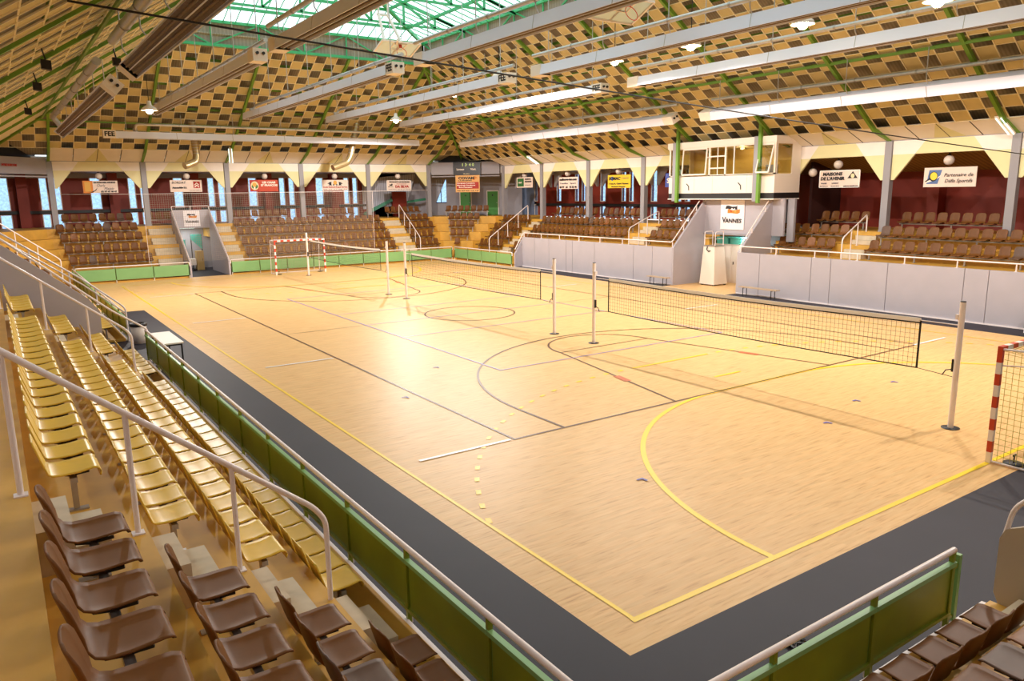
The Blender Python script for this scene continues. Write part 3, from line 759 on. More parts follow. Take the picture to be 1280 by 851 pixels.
# ------------------------------------------------------------------ high bay lamps
def highbay(x, y, z, label, watts=520):
    r = tag(empty('high_bay_lamp', (x,y,z)), label, 'lamp', 'high bay lamps over the court')
    b = MB(); b.lathe([(.05,.42),(.09,.40),(.11,.24),(.30,.10),(.36,0),(.345,0),(.29,.09),(.10,.22)], (0,0,0), M_WHITE, 20); b.build('shade', r)
    b = MB(); b.lathe([(.0,.20),(.09,.18),(.15,.06),(.14,-.06),(.08,-.13),(.0,-.15)], (0,0,0), M_BULB, 14); b.build('bulb', r)
    b = MB(); b.tube([(0,0,.42),(0,0,1.5)], .015, M_BLACK, 5); b.build('rod', r)
    ld = bpy.data.lights.new('lamp_light', 'SPOT'); ld.spot_size = math.radians(168); ld.spot_blend = .08; ld.shadow_soft_size = .13; ld.energy = watts*2.3; ld.color = (1.0,.945,.89)
    lo = bpy.data.objects.new('lamp_light', ld); COL.objects.link(lo); lo.parent = r; lo.location = (0,0,-.30)
LAMPW = 620
hy = [(15,5,9.36,470),(15,8.9,9.5,400),(15,13.25,9.57,430),(15,17.1,9.62,540),(15,25.1,10.05,760),(15,29.3,9.74,860),(15,36.2,9.0,1150)]
for i,(x,y,z,W) in enumerate(hy): highbay(x,y,z,'lit high bay lamp, %s from the far end in the row over the court' % ordn(len(hy)-1-i), W)
highbay(1.0,32.4,8.56,'lit high bay lamp glowing at the tip of the heater beside the far corner', 1100)
for y in (0.6,): highbay(15,y,9.4,'lit high bay lamp overhead near the end barrier', 820)
highbay(4,1,9.6,'lit high bay lamp overhead, above the near corner of the court', 140)
# fluorescent fittings at the feet of some rafters
def tubelamp(p, q, label):
    p = Vector(p); q = Vector(q); d = (q-p).normalized(); s = d.cross(Vector((0,0,1))).normalized()*.09
    r = tag(empty('tube_lamp', tuple(p)), label, 'lamp', 'fluorescent lamps on the rafters')
    b = MB(); b.bar((0,0,.05), q-p+Vector((0,0,.05)), .26, .05, M_WHITE); b.build('housing', r)
    for k in (-1,1):
        b = MB(); b.tube([s*k+d*.04, q-p+s*k-d*.04], .022, M_TUBE, 8); b.build('tube', r)
for p,q,l in (((24.9,7.6,7.15),(25.9,7.5,6.58),'twin fluorescent lamp beside the last column of the opposite stand'),
              ((7.45,44.35,7.7),(7.5,44.5,6.75),'twin fluorescent lamp on the far column beside the orange red banner'),
              ((25.0,36.8,7.1),(26.0,37.0,6.62),'twin fluorescent lamp by the green and white banner column'),
              ((-2.1,45.6,7.0),(-2.1,46.1,6.75),'twin fluorescent lamp on the column near the corner')):
    if 'near the corner' in l: continue
    tubelamp(p,q,l)
for x,y,z,l in ((5.1,47.6,2.72,'added tube lamp brightening the passage of the far doorway'),(26.0,19.2,2.6,'added tube lamp brightening the passage of the town doorway')):  # unseen lamps added to brighten the two passages
    tubelamp((x-.5,y,z),(x+.5,y,z),l)
    ld = bpy.data.lights.new('passage_fill_light','AREA'); ld.shape = 'RECTANGLE'; ld.size = 1.0; ld.size_y = .2; ld.energy = 45; ld.color = (.95,1,.95)
    lo = bpy.data.objects.new('passage_fill_light', ld); COL.objects.link(lo); lo.location = (x,y,z-.05)
# opal globes in the arches
def globe(x, y, z, label):
    r = tag(empty('globe_lamp', (x,y,z)), label, 'lamp', 'opal globe lamps under the gallery arches')
    b = MB(); b.lathe([(.0,.2)]+[(.2*math.sin(a),.2*math.cos(a)) for a in [PI*k/12 for k in range(1,12)]]+[(.0,-.2)], (0,0,0), M_GLOBE, 18); b.build('globe', r)
    b = MB(); b.tube([(0,0,.19),(0,0,.29)], .03, M_BLACK, 6); b.lathe([(.07,.17),(.07,.22),(.02,.24)], (0,0,0), M_BLACK, 10); b.build('stem', r)
gl = ['gold and white','chevron','orange red','dark emblem','black and red lettered']
for i in range(5): globe(.25+4.985*i, 46.9, 6.03, 'white globe lamp above the %s banner' % gl[i])
for y,l in ((39.9,'green square'),(34.9,'three-line white'),(29.85,'yellow'),(15.05,'black triangle'),(10.15,'blue and yellow emblem')): globe(26.95,y,5.94 if y > 20 else 5.80,'white globe lamp above the %s banner' % l)
globe(27.1,16.45,5.48,'dim globe lamp in the dark bay beside the commentary box')
# black loudspeakers on the near slope
for x,y,z in ((-4.0,15.1,7.98),(-4.0,18.9,7.95),(-4.0,24.8,7.85),(-2.0,19.0,8.75)):
    r = tag(empty('loudspeaker', (x,y,z)), {15.1:'black loudspeaker clamped highest on the side roof slope, nearest of three',18.9:'black loudspeaker on the side roof slope, second of three',24.8:'black loudspeaker on the side roof slope, third and lowest'}.get(y,'black loudspeaker hanging beside the end of the dark heater'), 'loudspeaker')
    b = MB(); b.slab([(-.10,-.09,-.34),(.10,-.13,-.37),(.10,.13,-.37),(-.10,.09,-.34)], (0,0,.2), M_BLACK); b.build('cabinet', r)
    b = MB(); b.bar((0,0,-.14),(-.05,0,.10),.04,.03,M_BLACK); b.build('bracket', r)
# long black cable
b = MB(); A, B_ = Vector((-4.2,7.2,7.48)), Vector((26.25,7.15,5.88))
b.tube([A.lerp(B_,k/40)+Vector((0,0,-.35*(1-(2*k/40-1)**2)*0.25)) for k in range(41)], .018, M_BLACK, 6)
tag(b.build('cable'), 'black cable strung across the whole hall under the roof', 'cable')
# ------------------------------------------------------------------ seats
def shell(prof, m, dish, wing, n=11, th=.014):
    """prof rows: (x, z, half width); swept into a two-skinned moulded shell"""
    b = MB(); k = len(prof); top = []; 
    for i,(x,z,w) in enumerate(prof):
        p = prof[max(0,i-1)]; q = prof[min(k-1,i+1)]
        d = Vector((q[0]-p[0],0,q[1]-p[1])).normalized(); nn = Vector((d.z,0,-d.x))
        if nn.z < 0 and i < k*.6: nn = -nn
        if i >= k*.6 and nn.x < 0: nn = -nn
        for j in range(n):
            u = -1+2*j/(n-1); e = u*u
            f = dish*max(0,min(1,(i-1)/2.5)) if i < k*.6 else wing*max(.25,min(1,(k-1-i)/3))
            top.append((Vector((x,w*u,z))+nn*(f*e*e), nn))
    vs = [p for p,_ in top]+[p-nn*th for p,nn in top]; o = len(top); fs = []
    for i in range(k-1):
        for j in range(n-1):
            a = i*n+j; fs.append((a,a+n,a+n+1,a+1)); fs.append((o+a,o+a+1,o+a+n+1,o+a+n))
    for i in range(k-1):
        for j in (0,n-1):
            a = i*n+j; fs.append((a,a+n,o+a+n,o+a) if j else (a,o+a,o+a+n,a+n))
    for j in range(n-1):
        fs.append((j,j+1,o+j+1,o+j)); a = (k-1)*n+j; fs.append((a,o+a,o+a+1,a+1))
    b.add(vs, fs, m, True); return b
PB = [(.222,.384,.12),(.236,.396,.155),(.236,.410,.178),(.222,.420,.194),(.185,.424,.204),(.11,.420,.212),(.0,.412,.216),(-.11,.414,.216),(-.175,.44,.210),(-.21,.49,.198),(-.235,.56,.192),(-.262,.66,.198),(-.283,.735,.192),(-.297,.785,.170),(-.304,.808,.135),(-.308,.820,.08)]
PY = [(.209,.345,.212),(.216,.380,.218),(.214,.414,.220),(.198,.427,.221),(.165,.430,.222),(.05,.410,.222),(-.08,.405,.222),(-.165,.412,.220),(-.196,.430,.216),(-.212,.475,.208),(-.240,.58,.198),(-.268,.69,.180),(-.282,.745,.168)]
me_b = [shell(PB, m, .020, .035).mesh('shell') for m in (M_BROWN, M_BROWNG, M_BROWNO)]
me_y = shell(PY, M_YELLOW, .007, .010).mesh('shell')
bk = MB(); bk.box(-.10,-.06,.352,.10,.06,.367,M_BLACK)
for s in (-1,1): bk.bar((.13,s*.15,.385),(.02,s*.11,.364),.02,.018,M_BLACK,(0,1,0)); bk.bar((-.12,s*.15,.40),(-.03,s*.11,.364),.02,.018,M_BLACK,(0,1,0))
me_k = bk.mesh('bracket')
SEATS = []
def row(kind, side, base, z, start, n, pitch, lab, group, rail=True):
    """a row of n seats from start stepping by pitch (signed) along the side"""
    rz = {'side':0,'end':-PI/2,'opp':PI,'near':PI/2}[side]
    for i in range(n):
        s = start+pitch*i
        x, y = (base, s) if side in ('side','opp') else (s, base)
        SEATS.append([kind, x, y, z, rz, lab(i), group])
    if rail and n > 1:
        L = abs(pitch)*(n-1)+.36; c = start+pitch*(n-1)/2
        RAILS.append((side, base, z, c, L, rz, lab(0), kind))
RAILS = []
cam0 = Vector((-5.45,-5.6,4.76))
rw = ['lowest','second','third','top']
# yellow seats of the side bank
xf = [-2.71,-3.53,-4.33,-5.11]
for j,(st,pt,n1,s2,n2) in enumerate(((1.98,.483,24,14.55,7),(2.0,.505,23,14.75,6),(2.1,.52,22,14.73,6),(2.27,.565,20,14.74,6))):
    row('y','side',xf[j],LV[j],st,n1,pt,(lambda i,j=j: 'yellow moulded seat, %s from the near handrail in the %s yellow row' % (ordn(i),rw[j])),'yellow seats between the two handrails')
    row('y','side',xf[j],LV[j],22.62,12,.5,(lambda i,j=j: 'yellow moulded seat, %s beyond the side doorway in the %s row' % (ordn(i),rw[j])),'yellow seats beyond the side doorway')
    row('y','side',xf[j],LV[j],s2,n2,.52,(lambda i,j=j: 'yellow moulded seat, %s past the middle handrail in the %s row' % (ordn(i),rw[j])),'yellow seats between the middle handrail and the doorway wall')
# brown seats of the near corner
for j,(st,pt,n) in enumerate(((.26,.48,4),(.28,.50,5),(.35,.53,5),(.58,.565,5))):
    row('b','side',xf[j],LV[j],st,n,-pt,(lambda i,j=j: 'brown shell seat, %s below the yellow block steps in the %s row' % (ordn(i),rw[j])),'brown seats below the near handrail')
for j,(st,n) in enumerate(((2.32,5),(2.2,5))):
    row('b','near',-2.68-.83*j,LV[j],st,n,-.49,(lambda i,j=j: 'brown shell seat behind the near end barrier, %s from its open end, %s row' % (ordn(i),('front','rear')[j])),'brown seats behind the near end barrier')
# far end
yf = [42.71,43.54,44.36,45.18,46.0]
for j in (1,2,3,4):
    r_ = ['','lowest','second','third','fourth'][j]
    row('b','end',yf[j],LV[j],-1.75-.1*j,int(9+.2*j),.49,(lambda i,r_=r_: 'brown seat, %s from the corner in the %s row beside the far doorway' % (ordn(i),r_)),'brown seats in the corner beside the far doorway')
    row('b','end',yf[j],LV[j],7.95,21,.505,(lambda i,r_=r_: 'brown seat, %s from the doorway in the %s row behind the far goal' % (ordn(i),r_)),'brown seats behind the far goal')
    row('b','end',yf[j],LV[j],20.05,(0,4,4,5,5)[j],.5,(lambda i,r_=r_: 'brown seat, %s past the stairs in the %s row near the scoreboard' % (ordn(i),r_)),'brown seats between far stairs and scoreboard corner')
for a,n,w in ((-1.75,8,'gold and white'),(2.95,5,'chevron'),(8.05,8,'orange red'),(13.0,8,'dark emblem'),(19.5,6,'black and red lettered')):
    row('b','end',47.3,LV[5],a,n,.5,(lambda i,w=w: 'brown gallery seat, %s along under the %s banner' % (ordn(i),w)),'brown seats in the far gallery')
# scoreboard corner
for j,n in ((1,1),(2,3),(3,4),(4,5),(5,7)):
    d = OFF[j]+.40 if j < 5 else 5.0; u = -.3+.25*d; mx_, my_ = X1+(d+u)/2, Y1+(d+u)/2
    for i in range(n):
        k = (i-(n-1)/2)*.5; v = k*.7071
        SEATS.append(['b', mx_+v, my_-v, LV[j], -3*PI/4, 'brown seat, %s in the %s row squarely below the scoreboard' % (ordn(i),['','single lowest','second','third','fourth','gallery'][j]), 'brown seats below the scoreboard'])
    if n > 1: RAILS.append(('diag', (mx_,my_), LV[j], 0, n*.5, -3*PI/4, '', 'b'))
xo = [22.71,23.54,24.36,25.11,25.93]
for j,n in ((1,6),(2,6),(3,7),(4,7)):
    r_ = ['','lowest','second','third','fourth'][j]
    row('b','opp',xo[j],LR[j],38.35,n,.5,(lambda i,r_=r_: 'brown seat, %s past the corner handrail in the %s row by the scoreboard' % (ordn(i),r_)),'brown seats between corner handrail and scoreboard')
for j in (1,2):
    row('b','opp',xo[j],LR[j],36.55,4,-.5,(lambda i,j=j: 'brown seat, %s from corner steps in the %s row above the sloped wall' % (ordn(i),['','lower','upper'][j])),'brown seats above the sloped wall end')
for j in (3,4):
    r_ = 'front' if j == 3 else 'back'
    row('b','opp',xo[j],LR[j],36.5,19,-.5,(lambda i,r_=r_: 'brown seat, %s from the corner in the %s row above the long grey wall' % (ordn(i),r_)),'brown seats above the long grey wall')
    row('b','opp',xo[j],LR[j],25.15,5 if j == 3 else 6,-.5,(lambda i,r_=r_: 'brown seat, %s from the steps in the %s row left of the town doorway' % (ordn(i),r_)),'brown seats between steps and the doorway ramp')
    row('b','opp',xo[j],LR[j],16.6 if j == 3 else 17.0,6 if j == 3 else 7,-.5,(lambda i,r_=r_: 'brown seat, %s from the commentary box in the %s row beside the doorway' % (ordn(i),r_)),'brown seats between the doorway and near steps')
    row('b','opp',xo[j],LR[j],12.1,16,-.505,(lambda i,r_=r_: 'brown seat, %s from the steps in the %s row over the nearest grey wall' % (ordn(i),r_)),'brown seats over the nearest grey wall')
for a,n,w in ((36.6,9,'three-line white'),(31.6,8,'yellow'),(26.5,6,'blue edged'),(15.85,5,'black triangle'),(11.95,9,'blue and yellow emblem'),(7.0,5,'')):
    row('b','opp',27.25,LR[5],a,n,-.5,(lambda i,w=w: ('brown gallery seat, %s along under the %s banner' % (ordn(i),w)) if w else ('brown gallery seat, %s past the last opposite column' % ordn(i))),'brown seats in the opposite gallery')
# side bank beyond its doorway
for j in (1,2,3):
    r_ = rw[j]
    row('b','side',xf[j],LV[j],38.1,6,.5,(lambda i,r_=r_: 'brown seat facing across, %s past the corner stairs, %s row of side bank' % (ordn(i),r_)),'brown seats in the side bank corner')
for j in (2,3):
    r_ = rw[j]
    row('b','side',xf[j],LV[j],35.9,15,-.5,(lambda i,r_=r_: 'brown seat behind the doorway rails, %s from the corner stairs, %s row' % (ordn(i),r_)),'brown seats behind the side doorway rails')
for s in SEATS: s.append((Vector((s[1],s[2],s[3]+.5))-cam0).length)
browns = sorted([s for s in SEATS if s[0] == 'b'], key=lambda s: s[7]); keep = browns[:300]; rest = browns[300:]
def child(name, me, parent):
    o = bpy.data.objects.new(name, me); COL.objects.link(o); o.parent = parent; return o
protos = {}
rr = random.Random(3)
def seat(s):
    kind, x, y, z, rz, lab, grp = s[:7]
    me = me_y if kind == 'y' else me_b[0] if rr.random() < .87 else rr.choice(me_b[1:])
    r = protos.get(kind)
    if r is None:
        r = empty('bucket_seat' if kind == 'y' else 'shell_chair'); child('shell', me, r); child('bracket', me_k, r); protos[kind] = r
    else:
        src = r; r = src.copy(); COL.objects.link(r)
        for ch in list(src.children):
            c = ch.copy(); COL.objects.link(c); c.parent = r
            if c.name.startswith('shell'): c.data = me
    r.location = (x,y,z); r.rotation_euler = (0,0,rz+rr.uniform(-.02,.02))
    tag(r, lab, 'seat', grp)
for s in SEATS:
    if s[0] == 'y': seat(s)
for s in keep: seat(s)
if rest:
    b = MB(); src = me_b[0]; V = [v.co.copy() for v in src.vertices]; F = [tuple(p.vertices) for p in src.polygons]
    for s in rest:
        M = Matrix.Translation((s[1],s[2],s[3])) @ Matrix.Rotation(s[4],4,'Z')
        b.add([M @ v for v in V], F, M_BROWN, True)
    o = b.build('distant_chairs'); tag(o, 'remaining far rows of small brown shell seats at the back', 'seats', None, 'stuff')
# steel rails that carry the seats
NDIAG = [1,2,3,4]
for side,base,z,c,L,rz,lab,kind in RAILS:
    if side == 'diag': loc = (base[0],base[1],z)
    else: loc = (base,c,z) if side in ('side','opp') else (c,base,z)
    r = empty('seat_rail', loc, rz)
    where = {'side':'side bank','end':'far end bank','opp':'opposite bank','near':'near end bank','diag':'scoreboard corner'}[side]
    lab = lab.replace(', first','').replace('brown ','').replace('shell ','').replace('moulded ','').replace('seat','seats',1)
    ll = 'steel rail under '+lab if lab else 'pale seat rail in the %s row below the scoreboard' % ordn(NDIAG.pop(0))
    tag(r, ll, 'seat rail', 'seat rails of the '+where+(' yellow' if kind == 'y' else ''))
    b = MB(); b.box(-.03,-L/2,.30,.03,L/2,.35,M_STEEL); b.build('beam', r)
    n = max(2, int(L/1.6)+1)
    for i in range(n):
        y = -L/2+.12+(L-.24)*i/(n-1); b = MB(); b.box(-.025,y-.025,.02,.025,y+.025,.30,M_STEEL); b.box(-.12,y-.04,0,.1,y+.04,.015,M_STEEL); b.build('leg', r)
# ------------------------------------------------------------------ low barriers round the floor
def barrier(p, q, label, inward, sec=1.72, h=.92, ends=(1,1), floorgap=.16):
    """p -> q along the floor; inward is the unit vector towards the playing floor"""
    p = Vector((*p,0)); q = Vector((*q,0)); L = (q-p).length; d = (q-p)/L; iv = Vector((*inward,0)); iv.normalize()
    r = tag(empty('barrier', tuple(p)), label, 'barrier', 'low green barriers around the floor')
    P = lambda u,z,o=0: d*u+iv*o+Vector((0,0,z)); n = max(1,round(L/sec)); w = L/n
    for i in range(n):
        a, c = i*w+.004, (i+1)*w-.004; zt = h-.13; b = MB()
        b.slab([P(a,floorgap,.005),P(c,floorgap,.005),P(c,zt,.005),P(a,zt,.005)], tuple(iv*.02), M_LIME)
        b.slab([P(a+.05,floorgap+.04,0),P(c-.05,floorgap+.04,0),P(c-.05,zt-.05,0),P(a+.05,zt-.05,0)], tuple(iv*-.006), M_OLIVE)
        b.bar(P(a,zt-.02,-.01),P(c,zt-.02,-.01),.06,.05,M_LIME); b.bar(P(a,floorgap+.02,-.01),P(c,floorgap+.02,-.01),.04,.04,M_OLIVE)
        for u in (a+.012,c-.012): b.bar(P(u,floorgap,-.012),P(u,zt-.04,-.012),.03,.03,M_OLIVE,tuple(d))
        b.build('panel', r)
    for i in range(n+1):
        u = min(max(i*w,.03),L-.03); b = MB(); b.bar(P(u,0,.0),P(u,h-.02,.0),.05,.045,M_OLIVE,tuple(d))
        b.bar(P(u,h-.14,0),P(u,h,0),.045,.04,M_RAIL,tuple(d)); b.bar(P(u,0,.02),P(u,floorgap,.02),.05,.03,M_RAIL,tuple(d)); b.build('post', r)
    pts = [P(0,h,0),P(L,h,0)]
    if ends[0]: pts = [P(-.02,h-.22,0)] + [P(-.02,h,0)] + pts[1:]
    if ends[1]: pts = pts[:-1] + [P(L+.02,h,0),P(L+.02,h-.22,0)]
    b = MB(); b.tube(fillet(pts,.12), .032, M_RAIL, 8); b.build('handrail', r)
    return r
barrier((-2.1,-1.95),(-2.1,18.4),'long green barrier with white rail in front of the yellow seats',(1,0),1.72,.92,(0,0))
barrier((-2.1,22.3),(-2.1,41.95),'green barrier beyond the side doorway, running to the far corner',(1,0),1.72,.92,(0,0))
barrier((-1.95,42.1),(3.95,42.1),'short green barrier left of the far doorway with rounded rail'.replace(' left of',' between side bank and'),(0,-1))
barrier((6.36,42.1),(21.95,42.1),'green barrier behind the far goal, from doorway to corner',(0,-1))
barrier((22.1,41.95),(22.1,34.6),'green barrier from the scoreboard corner to the sloped grey wall',(-1,0))
r = barrier((-1.95,-2.1),(2.68,-2.1),'green barrier of the near end, in front of brown seats',(0,1),1.55,.92,(0,0))
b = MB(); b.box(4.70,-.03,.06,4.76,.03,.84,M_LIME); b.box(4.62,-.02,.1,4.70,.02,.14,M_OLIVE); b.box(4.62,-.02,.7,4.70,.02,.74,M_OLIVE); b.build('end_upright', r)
barrier((22.1,4.9),(22.1,-1.6),'green barrier stub with rounded rail beside the near goal',(-1,0))
# ------------------------------------------------------------------ handrails
def handrail(pts, posts, label, group='white handrails on the stairs', r=.028, extra=None):
    o = empty('handrail', tuple(pts[-1])); tag(o, label, 'handrail', group); base = Vector(pts[-1])
    b = MB(); b.tube(fillet([Vector(p)-base for p in pts],.12), r, M_RAIL, 8); b.build('rail', o)
    if extra: b = MB(); b.tube(fillet([Vector(p)-base for p in extra],.1), r*.8, M_RAIL, 8); b.build('lower_rail', o)
    for p,q in posts:
        b = MB(); b.tube([Vector(p)-base,Vector(q)-base], .024, M_RAIL, 8); b.box(*(Vector(p)-base-Vector((.05,.05,0))),*(Vector(p)-base+Vector((.05,.05,.012))),M_RAIL); b.build('post', o)
def slope_rail(y, top, label, zs=LV, sx=-1, X=0):
    f = lambda x: 1.72+(-3.15-x)*.80
    pts = [(-6.1,y,f(-6.1)),(-3.16,y,1.72),(-3.04,y,1.55),(-3.04,y,.68)]
    handrail(pts, [((x,y,z),(x,y,f(x)-.01)) for x,z in ((-5.52,2.43),(-4.72,1.88),(-3.9,1.27))], label)
slope_rail(1.3,0,'nearest white handrail crossing the yellow seats down the side bank')
slope_rail(13.9,0,'second white handrail down the side bank, before the grey doorway wall')
handrail([(-5.6,37.75,4.0),(-2.95,37.75,1.86),(-2.85,37.75,1.75),(-2.85,37.75,.68)], [((-4.6,37.75,1.88),(-4.6,37.75,3.2)),((-3.75,37.75,1.27),(-3.75,37.75,2.5))], 'white handrail of the corner stairs in the side bank')
handrail([(19.85,46.25,2.98),(19.85,46.2,3.98),(19.9,43.15,1.72),(19.9,43.05,1.6),(19.9,43.05,.68)], [((19.86,45.4,2.43),(19.86,45.4,3.38)),((19.88,44.6,1.88),(19.88,44.6,2.79)),((19.9,43.8,1.27),(19.9,43.8,2.2))], 'white handrail down the far stairs beside the end bay')
handrail([(25.85,38.0,2.86),(25.85,38.0,3.85),(22.65,38.0,1.75),(22.55,38.0,1.6),(22.55,38.0,.1)], [((25.0,38,2.31),(25.0,38,3.3)),((24.1,38,1.74),(24.1,38,2.7)),((23.3,38,1.2),(23.3,38,2.17))], 'white handrail down the steps next to the scoreboard corner')
handrail([(26.0,25.4,2.86),(26.0,25.4,3.6),(23.7,25.3,2.75),(23.6,25.3,2.6),(23.6,25.3,1.74)], [((25.1,25.4,2.31),(25.1,25.4,3.27)),((24.4,25.35,1.74),(24.4,25.35,3.0))], 'white handrail on the steps above the long grey wall')
handrail([(26.0,12.9,2.86),(26.0,12.9,3.6),(23.7,12.5,2.75),(23.6,12.5,2.6),(23.6,12.5,1.74)], [((25.1,12.75,2.31),(25.1,12.75,3.27)),((24.4,12.6,1.74),(24.4,12.6,3.0))], 'white handrail on the steps right of the town banner doorway'.replace(' right of',' past'))
zt = 2.17
ys = [34.2-1.85*k for k in range(8)]
handrail([(22.24,34.45,1.12),(22.8,34.3,zt),(22.8,21.3,zt),(24.7,21.26,4.2)], [((22.8,y,1.9),(22.8,y,zt)) for y in ys if y > 21.2]+[((23.6,21.28,2.75),(23.6,21.28,3.0)),((24.5,21.27,3.7),(24.5,21.27,3.97))], 'white rail along the top of the long grey wall', 'white rails on the grey walls')
handrail([(24.7,17.06,4.2),(22.8,17.06,zt),(22.8,-1.4,zt)], [((22.8,17.0-1.9*k,1.9),(22.8,17.0-1.9*k,zt)) for k in range(10)]+[((23.6,17.06,2.75),(23.6,17.06,3.0)),((24.5,17.06,3.7),(24.5,17.06,3.97))], 'white rail along the top of the nearest opposite grey wall', 'white rails on the grey walls')
handrail([(-6.4,18.06,4.66),(-5.32,18.06,3.74),(-2.95,18.06,1.62),(-2.25,18.06,1.12),(-2.06,18.3,.95),(-2.06,18.3,0)], [((-4.3,18.06,2.7),(-4.3,18.06,2.83))], 'white rail on top of the grey doorway wall beside the yellow seats', 'white rails of the side doorway')
handrail([(-6.4,22.2,4.62),(-5.28,22.2,3.74),(-3.27,22.2,2.19),(-2.3,22.2,1.33),(-2.1,22.2,1.12),(-2.1,22.2,0)], [((-4.6,22.22,2.55),(-4.6,22.22,3.2)),((-3.6,22.22,1.84),(-3.6,22.22,2.43)),((-2.9,22.22,1.31),(-2.9,22.22,1.86))], 'double white rail on the farther wall of the side doorway', 'white rails of the side doorway', .028, [(-6.4,22.2,4.36),(-5.28,22.2,3.55),(-3.27,22.2,2.02),(-2.12,22.2,.98)])
handrail([(4.03,42.15,0),(4.03,42.15,.98),(4.03,46.2,3.98),(4.03,46.25,4.15),(5.15,46.25,4.15),(6.27,46.25,4.15),(6.27,46.2,3.98),(6.27,42.15,.98),(6.27,42.15,0)], [((5.15,46.25,3.6),(5.15,46.25,4.15))], 'white rail framing the far doorway under the chevron banner', 'white rails of the far doorway')
handrail([(3.53,-6.0,4.3),(3.53,-2.5,1.46),(3.53,-2.3,1.26),(3.53,-2.24,.9)], [((3.53,-3.6,1.8),(3.53,-3.6,2.3))], 'white rail rising from the rounded panel at the near end', 'white rail of the near doorway')
b = MB(); b.box(4.05,46.2,2.76,6.25,46.3,3.92,M_GREYW); struct(b.build('wall_far_doorway_back'))
# ------------------------------------------------------------------ volleyball posts and nets
py = [(1.35,12.3),(14.35,25.5),(27.4,38.5)]
where = ['nearest','middle','farthest']
for i,(a,c) in enumerate(py):
    for y,e in ((a,'near'),(c,'far')):
        r = tag(empty('volleyball_post', (9.93,y,0)), 'white volleyball post at the %s end of the %s net' % (e,where[i]), 'post', 'white volleyball posts')
        b = MB(); b.tube([(0,0,.0),(0,0,2.55)], .055, M_GWHT, 14); b.lathe([(.055,2.55),(.05,2.57),(.0,2.575)], (0,0,0), M_BLACK, 14); b.build('pole', r)
        b = MB(); b.lathe([(.056,.012),(.17,.012),(.17,.003)], (0,0,0), M_BLACK, 18); b.build('floor_cover', r)
        s = 1 if e == 'near' else -1
        b = MB(); b.box(-.03,s*.055,1.15,.03,s*.09,1.4,M_BLACK); b.tube([(0,s*.07,1.2),(0,s*.2,1.16),(0,s*.26,1.05)],.012,M_BLACK,6); b.build('winch', r)
        b = MB(); b.box(-.04,s*.05,2.2,.04,s*.10,2.3,M_RAIL); b.build('pulley', r)
    n0, n1 = a+.78, c-.68
    r = tag(empty('volleyball_net', (9.93,n0,0)), '%s volleyball net with white top tape and dark lower cord' % where[i], 'net', 'volleyball nets across the floor')
    L = n1-n0; zt, zb = 2.09, 1.10
    sag = lambda u: -.05*math.sin(PI*u/L)
    b = MB(); N = 24
    for k in range(N):
        u, v = L*k/N, L*(k+1)/N; b.slab([(0,u,zt-.045+sag(u)),(0,v,zt-.045+sag(v)),(0,v,zt+.045+sag(v)),(0,u,zt+.045+sag(u))], (.012,0,0), M_TAPE)
    b.build('top_tape', r)
    b = MB()
    for k in range(N):
        u, v = L*k/N, L*(k+1)/N; b.bar((0.006,u,zb+sag(u)),(0.006,v,zb+sag(v)),.02,.022,M_BLACK)
    b.build('lower_cord', r)
    b = MB()
    for k in range(N):
        u, v = L*k/N, L*(k+1)/N; b.bar((0.006,u,zt-.055+sag(u)),(0.006,v,zt-.055+sag(v)),.012,.03,M_BLACK)
    b.build('upper_hem', r)
    for u in (0,L): b = MB(); b.slab([(0,u-.02,zb),(0,u+.02,zb),(0,u+.02,zt),(0,u-.02,zt)], (.01,0,0), M_BLACK); b.build('side_band', r)
    b = MB(); k = 0
    while k*.1 < L: b.bar((.006,k*.1,zb+sag(k*.1)),(.006,k*.1,zt-.03+sag(k*.1)),.0042,.0042,M_NETB,(0,1,0)); k += 1
    for j in range(1,10):
        for q in range(N): u, v = L*q/N, L*(q+1)/N; b.bar((.006,u,zb+j*.1+sag(u)),(.006,v,zb+j*.1+sag(v)),.0042,.0042,M_NETB)
    b.build('mesh_netting', r)
    for u,p in ((0,a-n0),(L,c-n0)):
        b = MB(); b.tube([(0,u,zt+sag(u)),(0,p,zt+.0)], .010, M_RAIL, 5); b.build('tension_rope', r)
        b = MB(); b.tube([(0,u,zb),(0,p,zb-.06)], .007, M_BLACK, 5); b.build('lower_rope', r)
